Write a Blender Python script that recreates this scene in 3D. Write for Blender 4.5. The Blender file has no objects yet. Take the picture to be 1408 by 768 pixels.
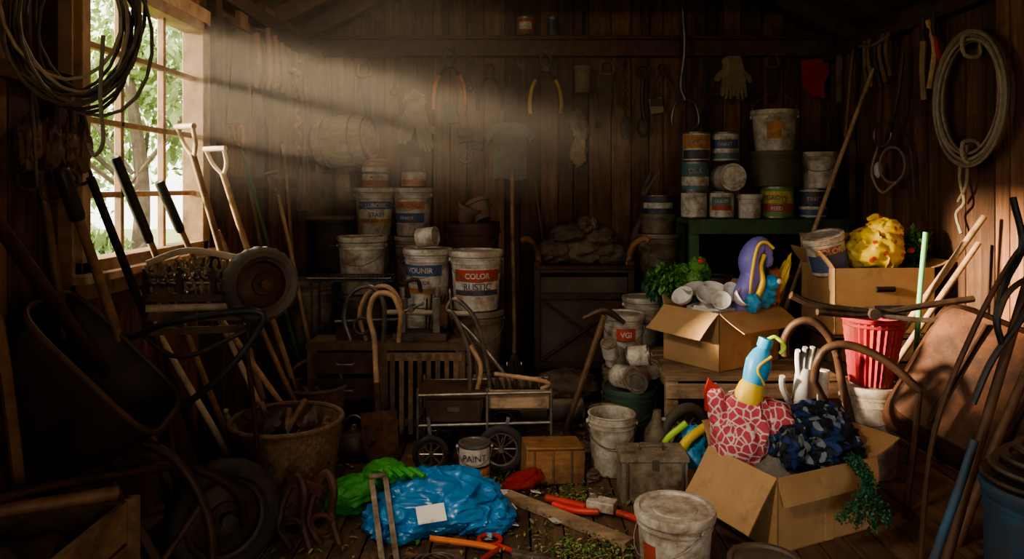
import bpy, math, random
from math import sin, cos, pi, radians, sqrt, atan2
from mathutils import Vector, Matrix, Euler, noise
R = random.Random(11)
V = Vector
scene = bpy.context.scene

# ------------------------------------------------------------------ materials
MT = {}
def mat(name, c1, c2=None, scale=6, st=(1,1,1), rough=.75, metal=0, bump=.25, tint=.35,
        dirt=0, dirtc=(.07,.04,.022), mode='noise', c3=None, spec=.4, dscale=5, bdist=.01):
    m = bpy.data.materials.new(name); m.use_nodes = True
    nt = m.node_tree; N = nt.nodes; L = nt.links
    b = N['Principled BSDF']
    tc = N.new('ShaderNodeTexCoord'); mp = N.new('ShaderNodeMapping')
    mp.inputs['Scale'].default_value = st
    L.new(tc.outputs['Object'], mp.inputs['Vector'])
    if c2 is None: c2 = tuple(x*1.35 for x in c1)
    nz = N.new('ShaderNodeTexNoise'); nz.inputs['Scale'].default_value = scale
    nz.inputs['Detail'].default_value = 7; nz.inputs['Roughness'].default_value = .65
    L.new(mp.outputs[0], nz.inputs['Vector'])
    rp = N.new('ShaderNodeValToRGB')
    rp.color_ramp.elements[0].position = .3; rp.color_ramp.elements[1].position = .72
    rp.color_ramp.elements[0].color = (*c1,1); rp.color_ramp.elements[1].color = (*c2,1)
    h = nz.outputs['Fac']
    if mode == 'noise':
        L.new(h, rp.inputs[0])
    elif mode == 'cells':
        vo = N.new('ShaderNodeTexVoronoi'); vo.inputs['Scale'].default_value = scale
        L.new(mp.outputs[0], vo.inputs['Vector'])
        sx = N.new('ShaderNodeSeparateColor'); L.new(vo.outputs['Color'], sx.inputs[0])
        L.new(sx.outputs[0], rp.inputs[0])
        rp.color_ramp.interpolation = 'CONSTANT'
        rp.color_ramp.elements[1].position = .5
        if c3:
            e = rp.color_ramp.elements.new(.82); e.color = (*c3,1)
    elif mode == 'lace':
        vo = N.new('ShaderNodeTexVoronoi'); vo.feature='DISTANCE_TO_EDGE'; vo.inputs['Scale'].default_value = scale
        L.new(mp.outputs[0], vo.inputs['Vector']); L.new(vo.outputs['Distance'], rp.inputs[0])
        rp.color_ramp.elements[0].position=.05; rp.color_ramp.elements[1].position=.10
    elif mode == 'spots':
        vo = N.new('ShaderNodeTexVoronoi'); vo.inputs['Scale'].default_value = scale
        L.new(mp.outputs[0], vo.inputs['Vector']); L.new(vo.outputs['Distance'], rp.inputs[0])
        rp.color_ramp.elements[0].position=.22; rp.color_ramp.elements[1].position=.27
    at = N.new('ShaderNodeAttribute'); at.attribute_name = 'tint'
    mr = N.new('ShaderNodeMapRange'); mr.inputs[3].default_value = 1-tint; mr.inputs[4].default_value = 1+tint
    L.new(at.outputs['Fac'], mr.inputs[0])
    mx = N.new('ShaderNodeVectorMath'); mx.operation='SCALE'
    L.new(rp.outputs[0], mx.inputs[0]); L.new(mr.outputs[0], mx.inputs['Scale'])
    col = mx.outputs[0]
    if dirt > 0:
        n2 = N.new('ShaderNodeTexNoise'); n2.inputs['Scale'].default_value = dscale; n2.inputs['Detail'].default_value = 10
        n2.inputs['Roughness'].default_value=.75
        L.new(tc.outputs['Object'], n2.inputs['Vector'])
        r2 = N.new('ShaderNodeValToRGB')
        r2.color_ramp.elements[0].position = .62-dirt*.35; r2.color_ramp.elements[1].position = .78-dirt*.18
        L.new(n2.outputs['Fac'], r2.inputs[0])
        m3 = N.new('ShaderNodeMix'); m3.data_type='RGBA'
        L.new(r2.outputs[0], m3.inputs[0]); L.new(col, m3.inputs[6]); m3.inputs[7].default_value=(*dirtc,1)
        col = m3.outputs[2]
    L.new(col, b.inputs['Base Color'])
    b.inputs['Roughness'].default_value = rough; b.inputs['Metallic'].default_value = metal
    b.inputs['Specular IOR Level'].default_value = spec
    if bump:
        bp = N.new('ShaderNodeBump'); bp.inputs['Strength'].default_value = bump; bp.inputs['Distance'].default_value=bdist
        L.new(h, bp.inputs['Height']); L.new(bp.outputs[0], b.inputs['Normal'])
    MT[name] = m
    return m
mat('wall_planks',(.080,.037,.019),(.24,.118,.060),scale=3,st=(9,9,.8),rough=.75,bump=.8,tint=.5,dirt=.35,dirtc=(.042,.024,.014),dscale=2)
mat('floor_planks',(.065,.036,.020),(.18,.102,.058),scale=3,st=(9,.8,9),rough=.6,bump=.6,tint=.35,dirt=.35,dirtc=(.05,.032,.018),dscale=3)
mat('beam_wood',(.052,.027,.015),(.13,.066,.034),scale=5,st=(3,1,3),rough=.85,bump=.6)
mat('frame_wood',(.25,.15,.085),(.45,.30,.18),scale=8,st=(1,1,1),rough=.7,bump=.4,dirt=.3)
mat('handle_wood',(.27,.155,.08),(.48,.31,.175),scale=14,rough=.55,bump=.3,dirt=.35)
mat('old_handle',(.12,.062,.030),(.26,.145,.075),scale=14,rough=.55,bump=.4,dirt=.3)
mat('pale_wood',(.40,.30,.20),(.58,.47,.34),scale=10,rough=.6,bump=.3,dirt=.35)
mat('bench_wood',(.22,.145,.085),(.40,.28,.17),scale=5,st=(1,6,6),rough=.75,bump=.5,dirt=.4)
mat('old_wood',(.095,.056,.032),(.23,.142,.082),scale=5,st=(4,1.5,4),rough=.85,bump=.6,dirt=.4)
mat('black_paint',(.012,.012,.013),(.03,.028,.027),scale=20,rough=.4,bump=.2,dirt=.2,dirtc=(.06,.03,.02))
mat('steel',(.16,.14,.12),(.32,.29,.25),scale=14,rough=.4,metal=.7,bump=.2,dirt=.45,dirtc=(.11,.055,.03))
mat('dark_iron',(.040,.030,.023),(.11,.078,.055),scale=16,rough=.5,metal=.4,bump=.5,dirt=.4,dirtc=(.12,.055,.027))
mat('rust',(.048,.020,.011),(.19,.076,.034),scale=4,rough=.7,metal=.2,bump=.9,dirt=.55,dirtc=(.030,.015,.010),dscale=9)
mat('rust_dark',(.042,.023,.015),(.12,.060,.033),scale=9,rough=.55,metal=.3,bump=.6,dirt=.3)
mat('tray_dark',(.018,.012,.009),(.052,.030,.020),scale=6,rough=.5,metal=.3,bump=.6,dirt=.3,dirtc=(.05,.022,.012))
mat('white_plastic',(.58,.53,.45),(.73,.69,.61),scale=5,rough=.5,bump=.1,tint=.18,dirt=.72,dirtc=(.20,.125,.07),dscale=8)
mat('filthy_plastic',(.26,.205,.145),(.41,.34,.25),scale=5,rough=.6,bump=.2,tint=.3,dirt=.85,dirtc=(.08,.048,.027),dscale=7)
mat('dark_drum',(.052,.038,.027),(.12,.085,.057),scale=7,rough=.55,bump=.3,tint=.5,dirt=.4)
mat('green_drum',(.03,.06,.042),(.06,.10,.065),scale=7,rough=.55,bump=.3,dirt=.4)
for n,c in dict(lab_blue=(.03,.09,.25),lab_navy=(.015,.03,.09),lab_red=(.44,.05,.03),lab_orange=(.54,.20,.045),
                lab_white=(.60,.55,.46),lab_green=(.12,.27,.06),lab_yellow=(.60,.42,.07),lab_teal=(.05,.19,.21)).items():
    mat(n,c,tuple(min(1,x*1.15) for x in c),rough=.5,bump=.05,tint=.1,dirt=.62,dirtc=(.13,.085,.05),dscale=12)
mat('ink',(.03,.035,.07),(.05,.055,.09),rough=.5,bump=0,tint=0,dirt=.5,dirtc=(.35,.3,.24),dscale=25)
mat('rubber',(.020,.018,.016),(.045,.038,.033),scale=20,rough=.7,bump=.4,dirt=.3)
mat('tan_rubber',(.07,.058,.045),(.14,.115,.09),scale=20,rough=.85,bump=.4,dirt=.5,dirtc=(.045,.032,.024))
mat('cardboard',(.38,.225,.105),(.48,.30,.15),scale=4,rough=.85,bump=.12,tint=.1,dirt=.2,dirtc=(.24,.135,.065))
mat('wicker',(.10,.058,.03),(.24,.145,.075),scale=30,rough=.8,bump=.5,dirt=.3)
mat('red_wicker',(.22,.014,.02),(.35,.03,.04),scale=20,rough=.6,bump=.4,tint=.2,dirt=.3)
mat('blue_bag_plastic',(.010,.15,.40),(.025,.25,.56),scale=3,rough=.30,bump=.15,tint=.1,spec=.6,dirt=.12,dirtc=(.03,.10,.18))
mat('green_fabric',(.03,.22,.02),(.06,.34,.04),scale=12,rough=.5,bump=.3,tint=.1,dirt=.2)
mat('pink_lace',(.76,.60,.57),(.56,.08,.12),scale=24,rough=.8,bump=.3,tint=.1,mode='lace',dirt=.1)
mat('dark_pattern',(.010,.013,.022),(.015,.040,.14),scale=30,rough=.7,bump=.3,mode='cells',c3=(.16,.20,.22))
mat('yellow_pattern',(.60,.08,.03),(.80,.56,.05),scale=15,rough=.35,bump=.15,mode='spots',dirt=.1)
mat('purple_plastic',(.20,.16,.56),(.28,.26,.72),rough=.35,bump=.1,tint=.1)
mat('sky_plastic',(.03,.28,.58),(.08,.42,.72),rough=.4,bump=.15,tint=.1)
mat('yellow_plastic',(.72,.50,.05),(.86,.64,.09),rough=.4,bump=.1,tint=.1)
mat('lime_plastic',(.36,.62,.06),(.50,.75,.12),rough=.4,bump=.1,tint=.1)
mat('mint_plastic',(.15,.48,.20),(.24,.60,.28),rough=.4,bump=.1,tint=.1)
mat('red_plastic',(.46,.03,.02),(.60,.06,.035),rough=.4,bump=.1,dirt=.3)
mat('orange_plastic',(.50,.13,.03),(.62,.19,.045),rough=.45,bump=.1,dirt=.35)
mat('amber_plastic',(.58,.33,.04),(.68,.42,.08),rough=.5,bump=.1,dirt=.35)
mat('white_cloth',(.52,.50,.47),(.70,.68,.64),scale=12,rough=.8,bump=.3,dirt=.25,dirtc=(.3,.24,.18))
mat('grey_cloth',(.13,.115,.095),(.23,.205,.17),scale=12,rough=.9,bump=.4,dirt=.3)
mat('canvas',(.20,.145,.09),(.34,.255,.165),scale=12,rough=.9,bump=.4,dirt=.35)
mat('red_cloth',(.26,.012,.012),(.38,.03,.022),scale=12,rough=.9,bump=.3,dirt=.2)
mat('leather',(.07,.040,.025),(.17,.10,.064),scale=10,rough=.6,bump=.5)
mat('sack_cloth',(.075,.050,.034),(.20,.138,.092),scale=9,rough=.75,bump=.6)
mat('rope',(.24,.18,.12),(.38,.30,.21),scale=60,rough=.9,bump=.6)
mat('cable',(.20,.155,.115),(.34,.27,.20),scale=20,rough=.5,bump=.2)
mat('dark_cable',(.05,.038,.028),(.13,.095,.065),scale=20,rough=.45,bump=.2)
mat('green_paint',(.035,.085,.035),(.065,.14,.055),scale=7,rough=.6,bump=.3,dirt=.45)
mat('blue_paint',(.015,.050,.088),(.035,.09,.15),scale=7,rough=.5,bump=.3,dirt=.5)
mat('leaf_green',(.05,.15,.03),(.13,.28,.06),scale=12,rough=.6,bump=0,tint=.6)
mat('leaf_dark',(.012,.075,.035),(.03,.14,.06),scale=12,rough=.6,bump=0,tint=.5)
mat('leaf_dry',(.14,.13,.05),(.32,.30,.12),scale=12,rough=.8,bump=0,tint=.6)
mat('tree_leaf',(.22,.33,.11),(.48,.60,.27),scale=2,rough=.6,bump=0,tint=.5)
mat('bark',(.10,.07,.05),(.22,.17,.12),scale=9,rough=.9,bump=.6)
mat('grass',(.12,.20,.05),(.25,.34,.10),scale=4,rough=.9,bump=.3)
mat('terracotta',(.16,.09,.06),(.26,.16,.11),scale=7,rough=.85,bump=.3,dirt=.4)
mat('block_wood',(.22,.10,.038),(.38,.185,.07),scale=9,st=(1,5,5),rough=.6,bump=.4,dirt=.45)
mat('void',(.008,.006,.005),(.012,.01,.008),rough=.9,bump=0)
mat('paper',(.6,.58,.52),(.7,.68,.62),rough=.9,bump=.1,dirt=.3)

# ------------------------------------------------------------------ builder
def frame(p, z, xh=(1,0,0)):
    z = V(z).normalized(); x = V(xh); x = x - z*x.dot(z)
    if x.length < 1e-4: x = V((0,1,0)) - z*z.y
    x.normalize(); y = z.cross(x)
    m = Matrix((x,y,z)).transposed().to_4x4(); m.translation = V(p); return m
def xf(loc=(0,0,0), rot=(0,0,0)):
    return Matrix.Translation(V(loc)) @ Euler([radians(a) for a in rot]).to_matrix().to_4x4()
def spline(pts, k=6, closed=False):
    P=[V(p) for p in pts]; n=len(P); out=[]
    rng = n if closed else n-1
    for i in range(rng):
        p1=P[i]; p2=P[(i+1)%n]
        p0=P[(i-1)%n] if (closed or i>0) else p1*2-p2
        p3=P[(i+2)%n] if (closed or i<n-2) else p2*2-p1
        for j in range(k):
            t=j/k
            out.append(.5*((2*p1)+(p2-p0)*t+(2*p0-5*p1+4*p2-p3)*t*t+(3*p1-p0-3*p2+p3)*t**3))
    if not closed: out.append(P[-1])
    return out
class B:
    def __init__(s): s.v=[];s.f=[];s.m=[];s.t=[];s.mats=[];s.X=Matrix()
    def add(s, vs, fs, m, t=None):
        if m not in s.mats: s.mats.append(m)
        k=s.mats.index(m); o=len(s.v)
        if t is None: t=R.random()
        s.v += [s.X@V(p) for p in vs]
        for f in fs:
            s.f.append([i+o for i in f]); s.m.append(k); s.t.append(t)
    def box(s, c, d, m, rot=(0,0,0), t=None, taper=1):
        X=xf(c,rot); a,b,h=d[0]/2,d[1]/2,d[2]/2
        vs=[X@V((sx*a*(taper if sz<0 else 1),sy*b*(taper if sz<0 else 1),sz*h)) for sz in(-1,1) for sy in(-1,1) for sx in(-1,1)]
        s.add(vs,[(0,2,3,1),(4,5,7,6),(0,1,5,4),(2,6,7,3),(0,4,6,2),(1,3,7,5)],m,t)
    def bar(s, p0, p1, w, h, m, xh=(1,0,0), t=None):
        p0=V(p0);p1=V(p1);F=frame(p0,p1-p0,xh);L=(p1-p0).length
        vs=[F@V((x*w/2,y*h/2,z)) for z in(0,L) for y in(-1,1) for x in(-1,1)]
        s.add(vs,[(0,2,3,1),(4,5,7,6),(0,1,5,4),(2,6,7,3),(0,4,6,2),(1,3,7,5)],m,t)
    def lathe(s, prof, m, n=28, X=Matrix(), t=None, disp=None):
        vs=[];fs=[]
        for i,(r,z) in enumerate(prof):
            for j in range(n):
                a=2*pi*j/n; rr=r+(disp(i,a) if disp else 0)
                vs.append(X@V((rr*cos(a),rr*sin(a),z)))
        for i in range(len(prof)-1):
            for j in range(n):
                k=(j+1)%n
                fs.append((i*n+j,i*n+k,(i+1)*n+k,(i+1)*n+j))
        s.add(vs,fs,m,t)
    def cyl(s, p0, p1, r0, m, r1=None, n=14, t=None):
        p0=V(p0);p1=V(p1)
        if r1 is None: r1=r0
        L=(p1-p0).length
        s.lathe([(0,0),(r0,0),(r1,L),(0,L)],m,n,frame(p0,p1-p0),t)
    def tube(s, pts, r, m, n=8, closed=False, k=5, t=None, sm=True):
        P=spline(pts,k,closed) if (sm and len(pts)>2) else [V(p) for p in pts]
        N=len(P); vs=[];fs=[]; nr=None
        for i,p in enumerate(P):
            if closed: tg=P[(i+1)%N]-P[i-1]
            else: tg=P[min(i+1,N-1)]-P[max(i-1,0)]
            if tg.length<1e-7: tg=V((0,0,1))
            tg.normalize()
            if nr is None:
                nr=tg.orthogonal().normalized()
            else:
                nr=nr-tg*nr.dot(tg)
                if nr.length<1e-5: nr=tg.orthogonal()
                nr.normalize()
            bn=tg.cross(nr)
            rr=r(i/(N-1)) if callable(r) else r
            for j in range(n):
                a=2*pi*j/n; vs.append(p+nr*(cos(a)*rr)+bn*(sin(a)*rr))
        M=N if closed else N-1
        for i in range(M):
            i2=(i+1)%N
            for j in range(n):
                k2=(j+1)%n; fs.append((i*n+j,i*n+k2,i2*n+k2,i2*n+j))
        if not closed:
            fs.append(tuple(range(n))[::-1]); fs.append(tuple((N-1)*n+j for j in range(n)))
        s.add(vs,fs,m,t)
    def ring(s, c, Rr, r, m, ax=(0,0,1), n=28, k=8, t=None):
        F=frame(c,ax); s.tube([F@V((Rr*cos(2*pi*i/n),Rr*sin(2*pi*i/n),0)) for i in range(n)],r,m,k,True,sm=False,t=t)
    def grid(s, fn, nu, nv, m, t=None):
        vs=[V(fn(i/nu,j/nv)) for j in range(nv+1) for i in range(nu+1)]
        fs=[(j*(nu+1)+i,j*(nu+1)+i+1,(j+1)*(nu+1)+i+1,(j+1)*(nu+1)+i) for j in range(nv) for i in range(nu)]
        s.add(vs,fs,m,t)
    def blob(s, c, rad, m, amp=.1, fr=2, rot=(0,0,0), nu=36, nv=20, ridge=False, flat=None, t=None, seed=None):
        X=xf(c,rot); sd=V((R.random()*50,R.random()*50,0)) if seed is None else V((seed,0,0))
        vs=[];fs=[]
        for j in range(nv+1):
            ph=pi*j/nv
            for i in range(nu):
                a=2*pi*i/nu; d=V((sin(ph)*cos(a),sin(ph)*sin(a),cos(ph)))
                if ridge:
                    w=d+V((noise.noise(d*1.7+sd),noise.noise(d*1.7-sd),0))*.5
                    q=.45-abs(noise.noise(w*fr+sd))*1.5-abs(noise.noise(w*fr*2.2+sd))*.55-abs(noise.noise(w*fr*4.5+sd))*.2
                else: q=noise.fractal(d*fr+sd,1,2,4)
                k=1+amp*q
                p=X@V((d.x*rad[0]*k,d.y*rad[1]*k,d.z*rad[2]*k))
                if flat is not None and p.z<flat: p.z=flat+ (p.z-flat)*.03
                vs.append(p)
        for j in range(nv):
            for i in range(nu):
                k=(i+1)%nu; fs.append((j*nu+i,(j+1)*nu+i,(j+1)*nu+k,j*nu+k))
        s.add(vs,fs,m,t)
    def poly(s, pts, th, m, X=Matrix(), t=None):
        n=len(pts); vs=[X@V((p[0],p[1],-th/2)) for p in pts]+[X@V((p[0],p[1],th/2)) for p in pts]
        fs=[tuple(range(n))[::-1],tuple(range(n,2*n))]+[(i,(i+1)%n,n+(i+1)%n,n+i) for i in range(n)]
        s.add(vs,fs,m,t)
    def leaves(s, c, rad, n, size, m, shell=.5):
        for _ in range(n):
            d=V((R.gauss(0,1),R.gauss(0,1),R.gauss(0,1))).normalized()
            q=shell+(1-shell)*R.random()
            p=V(c)+V((d.x*rad[0],d.y*rad[1],d.z*rad[2]))*q
            F=frame(p,V((R.gauss(0,1),R.gauss(0,1),R.gauss(0,1)+.5)),(R.gauss(0,1),R.gauss(0,1),.01))
            z=size*(.6+.8*R.random())
            s.add([F@V((0,-z*.5,0)),F@V((z*.28,0,z*.08)),F@V((0,z*.6,0)),F@V((-z*.28,0,z*.08))],[(0,1,2,3)],m)
    def done(s, name, bevel=0, ang=38):
        xs=[p.x for p in s.v];ys=[p.y for p in s.v];zs=[p.z for p in s.v]
        o=V(((min(xs)+max(xs))/2,(min(ys)+max(ys))/2,min(zs)))
        me=bpy.data.meshes.new(name); me.from_pydata([p-o for p in s.v],[],s.f)
        for m in s.mats: me.materials.append(MT[m])
        me.polygons.foreach_set('material_index',s.m)
        at=me.attributes.new('tint','FLOAT','FACE'); at.data.foreach_set('value',s.t)
        me.polygons.foreach_set('use_smooth',[True]*len(s.f))
        me.update(); me.set_sharp_from_angle(angle=radians(ang))
        ob=bpy.data.objects.new(name,me); ob.location=o
        scene.collection.objects.link(ob)
        if bevel:
            md=ob.modifiers.new('bevel','BEVEL'); md.width=bevel; md.segments=2; md.limit_method='ANGLE'; md.angle_limit=radians(50)
        return ob

_tc={}
def textmesh(tx):
    if tx in _tc: return _tc[tx]
    cu=bpy.data.curves.new('t','FONT'); cu.body=tx; cu.align_x='CENTER'; cu.size=1; cu.offset=.02
    ob=bpy.data.objects.new('t',cu); scene.collection.objects.link(ob)
    bpy.context.view_layer.update()
    me=ob.evaluated_get(bpy.context.evaluated_depsgraph_get()).to_mesh()
    r=([v.co.copy() for v in me.vertices],[tuple(p.vertices) for p in me.polygons])
    ob.evaluated_get(bpy.context.evaluated_depsgraph_get()).to_mesh_clear()
    bpy.data.objects.remove(ob); bpy.data.curves.remove(cu)
    _tc[tx]=r; return r

def vessel(b, r, h, body, labs=(), txt=(), lid=True, bail='down', face=-90, can=False, X=Matrix(), rb=.86):
    """paint bucket / paint can centred on local origin"""
    if can: rb=1
    rz=lambda z: r*(rb+(1-rb)*z/h)
    if can:
        p=[(0,.002),(r-.004,.002),(r,.0),(r+.002,.004),(r,.008),(r,h-.008),(r+.003,h-.006),(r+.003,h)]
        p+= [(r-.012,h),(r-.014,h-.008),(r-.02,h-.009),(r-.022,h-.004),(0,h-.004)] if lid else [(r-.012,h),(r-.014,h-.01),(r-.006,h-.012),(r-.006,.01),(0,.01)]
    else:
        p=[(0,.004),(rz(0)-.006,.0),(rz(0),.006),(rz(.78*h),.78*h),(rz(.78*h)+.006,.785*h),(rz(.8*h)+.006,.80*h),(rz(.8*h),.805*h),
           (rz(.86*h),.86*h),(rz(.87*h)+.007,.865*h),(rz(.88*h)+.007,.885*h),(rz(.88*h)+.002,.89*h)]
        if lid: p+=[(r+.010,h-.035),(r+.013,h-.012),(r+.010,h),(r-.008,h),(r-.014,h-.010),(r*.6,h-.010),(r*.57,h-.006),(0,h-.006)]
        else: p+=[(r,h-.01),(r+.006,h-.004),(r+.002,h),(r-.005,h),(rz(0)-.008,.03),(0,.03)]
    b.lathe(p, body, 36, X)
    def band(z0,z1,a0,a1,m,off):
        n=max(2,int(abs(a1-a0)/8)); 
        def fn(u,v):
            a=radians(a0+(a1-a0)*u); z=z0+(z1-z0)*v; q=rz(z)+off
            return X@V((q*cos(a),q*sin(a),z))
        b.grid(fn,n,1,m,t=.5)
    for i,(z0,z1,ha,m) in enumerate(labs):
        if ha>=180: band(z0*h,z1*h,0,360,m,.0012+.0006*i)
        else: band(z0*h,z1*h,face-ha,face+ha,m,.0012+.0006*i)
    for (tx,zc,th,m) in txt:
        vs,fs=textmesh(tx); 
        out=[]
        for q in vs:
            z=zc*h+(q.y-.35)*th; rr=rz(z)+.0045; a=radians(face)+q.x*th/r
            out.append(X@V((rr*cos(a),rr*sin(a),z)))
        b.add(out,fs,m,.5)
    if bail:
        zz=h*(.84 if not can else .9); q=rz(zz)+.010; fa=radians(face)
        pts=[]
        for i in range(13):
            a=pi*i/12; sx=cos(a)*q; o=sin(a)
            if bail=='down': dz=-o*q*.75; dy=q*sqrt(max(0,1-(cos(a))**2))+.01*o
            elif bail=='up': dz=o*q*1.05; dy=0
            P=V((cos(fa)*dy-sin(fa)*sx, sin(fa)*dy+cos(fa)*sx, zz+dz)); pts.append(X@P)
        b.tube(pts,.0028,'steel',6,sm=False)
        for sgn in(1,-1):
            P=V((-sin(fa)*sgn*(q-.008),cos(fa)*sgn*(q-.008),zz)); P2=V((-sin(fa)*sgn*(q+.006),cos(fa)*sgn*(q+.006),zz))
            b.cyl(X@P,X@P2,.014,body,n=10)
def camface(x,y,off=0): return math.degrees(atan2(-y,-x))+off
def bucket(x,y,z,r=.15,h=.38,body='white_plastic',labs=(),txt=(),lid=True,bail='down',off=0,can=False,name=None,X=None,rb=.86):
    b=B(); XX=X if X is not None else Matrix.Translation((x,y,z))
    vessel(b,r,h,body,labs,txt,lid,bail,camface(x,y,off) if X is None else -90+off,can,XX,rb)
    return b.done(name or ('paint_can' if can else 'plastic_bucket'))

# ------------------------------------------------------------------ room shell
XL,XR,YB,YF,ZP=-1.78,2.87,6.6,-1.0,2.80
XC=(XL+XR)/2; ZR=ZP+1.15
W1=(2.93,4.14,1.24,2.52); W_FILL=(.55,1.9,1.24,2.52); DX0,DX1,DZ=.1,1.7,2.15  # second window and doorway are unseen openings, added to let in fill light
b=B(); y=YF
b.box(((XL+XR)/2,(YB+YF)/2,-.09),(XR-XL+.5,YB-YF+.5,.08),'beam_wood')
x=XL-.05
while x<XR+.05:
    w=R.uniform(.125,.16); seg=[YF,R.uniform(.5,3),R.uniform(3.6,5.4),YB+.05]
    for i in range(3):
        b.box((x+w/2,(seg[i]+seg[i+1])/2,-.025-R.random()*.003),(w-.008,seg[i+1]-seg[i]-.006,.05),'floor_planks',rot=(0,R.uniform(-.6,.6),0))
    x+=w
b.done('floor',bevel=.003)
b=B(); 
def lw(y0,y1,z0,z1,m='wall_planks'):
    b.box((XL-.035,(y0+y1)/2,(z0+z1)/2),(.02,y1-y0+.01,z1-z0),'beam_wood')
    y=y0
    while y<y1-.001:
        w=min(R.uniform(.11,.17),y1-y); 
        if y1-(y+w)<.05: w=y1-y
        b.box((XL-.013+R.uniform(-.003,.003),y+w/2,(z0+z1)/2),(.025,w-.006,z1-z0),m)
        y+=w
lw(YF,W_FILL[0],0,ZP+.1); lw(W_FILL[1],W1[0],0,ZP+.1); lw(W1[1],YB,0,ZP+.1)
for w in (W1,W_FILL):
    lw(w[0],w[1],0,w[2]); lw(w[0],w[1],w[3],ZP+.1)
b.box((XL+.04,(YB+YF)/2,ZP-.05),(.09,YB-YF,.10),'beam_wood')
for yy in (.3,2.32,2.80,4.28,5.1,6.1):
    b.box((XL+.03,yy,ZP/2-.05),(.06,.09,ZP-.1),'beam_wood')
b.box((XL+.05,5.03,1.62),(.05,1.5,.07),'beam_wood')
b.done('wall_left',bevel=.003)
for i,w in enumerate((W1,W_FILL)):
    b=B(); y0,y1,z0,z1=w; f='frame_wood'
    b.box((XL-.01,y0+.03,(z0+z1)/2),(.12,.06,z1-z0),f); b.box((XL-.01,y1-.03,(z0+z1)/2),(.12,.06,z1-z0),f)
    b.box((XL-.01,(y0+y1)/2,z1-.03),(.12,y1-y0,.06),f); b.box((XL-.01,(y0+y1)/2,z0+.025),(.12,y1-y0,.05),f)
    b.box((XL+.05,(y0+y1)/2,z0-.015),(.13,y1-y0+.16,.035),f)
    b.box((XL+.012,y1+.045,(z0+z1)/2),(.025,.09,z1-z0+.18),f); b.box((XL+.012,y0-.045,(z0+z1)/2),(.025,.09,z1-z0+.18),f)
    b.box((XL+.014,(y0+y1)/2,z1+.045),(.03,y1-y0+.18,.09),f); b.box((XL+.012,(y0+y1)/2,z0-.075),(.025,y1-y0+.14,.08),f)
    for k in (1,2): 
        yy=y0+(y1-y0)*k/3; b.box((XL-.02,yy,(z0+z1)/2),(.035,.026,z1-z0),f)
    for k in (1,2,3):
        zz=z0+(z1-z0)*k/4; b.box((XL-.02,(y0+y1)/2,zz),(.035,y1-y0,.026),f)
    b.done('window_%d'%(i+1),bevel=.004)  # the second one is out of view, added to light the foreground
b=B(); b.box((XR+.05,(YB+YF)/2,ZP/2+.05),(.02,YB-YF,ZP+.1),'beam_wood'); y=YF
while y<YB:
    w=R.uniform(.10,.16); b.box((XR+.015+R.uniform(-.008,.008),y+w/2,ZP/2),(.03,w-.006,ZP),'wall_planks'); y+=w
for yy in (.5,1.8,3.0,3.95,5.05,6.1): b.box((XR-.03,yy,ZP/2),(.06,.08,ZP),'wall_planks')
b.box((XR-.04,(YB+YF)/2,ZP-.05),(.10,YB-YF,.10),'beam_wood')
b.done('wall_right',bevel=.003)
for nm,yw,sg in (('wall_back',YB,1),('wall_front',YF,-1)):
    b=B(); x=XL; front=sg<0; zb=DZ if front else 0
    b.poly([(XL-.3,zb),(XR+.3,zb),(XR+.3,ZP+.2),(XC,ZR+.4),(XL-.3,ZP+.2)],.02,'beam_wood',Matrix.Translation((0,yw+sg*.05,0))@Matrix.Rotation(pi/2,4,'X'))
    if front:
        b.box(((XL-.3+DX0)/2,yw+sg*.05,DZ/2),(DX0-XL+.3,.02,DZ),'beam_wood'); b.box(((XR+.3+DX1)/2,yw+sg*.05,DZ/2),(XR+.3-DX1,.02,DZ),'beam_wood')
    while x<XR:
        w=R.uniform(.13,.21); w=min(w,XR-x); xm=x+w/2
        zt=ZP+.12+1.15*(1-abs(xm-XC)/(XR-XC)); z0=DZ if front and DX0-.09<xm<DX1+.09 else 0
        b.box((xm,yw+sg*(.015+R.uniform(-.005,.005)),(z0+zt)/2),(w-.007,.03,zt-z0),'wall_planks')
        x+=w
    b.box((XC,yw-sg*.05,ZP+.03),(XR-XL,.10,.14),'beam_wood')
    b.box((XC,yw-sg*.07,ZP+.115),(XR-XL,.16,.03),'beam_wood')
    for xx in (-1.2,-.6,0,.6,1.2,1.8,2.4):
        zt=ZP+1.15*(1-abs(xx-XC)/(XR-XC)); b.box((xx,yw-sg*.03,(ZP+.1+zt)/2),(.06,.06,zt-ZP-.1),'beam_wood')
    b.done(nm,bevel=.003)
b=B()
for xx in (DX0,DX1): b.box((xx,YF+.0,DZ/2),(.12,.14,DZ),'frame_wood')
b.box(((DX0+DX1)/2,YF,DZ+.03),(DX1-DX0+.24,.14,.12),'frame_wood')
for i in range(6): b.box((DX1+.10,YF-.20-.13*i,DZ/2+.02),(.03,.125,DZ-.06),'wall_planks')
for z in (.3,1.1,1.9): b.box((DX1+.075,YF-.53,z),(.025,.78,.09),'frame_wood')
b.done('fill_door_1')  # unseen open doorway, added so daylight fills the camera-facing sides
b=B()
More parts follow.
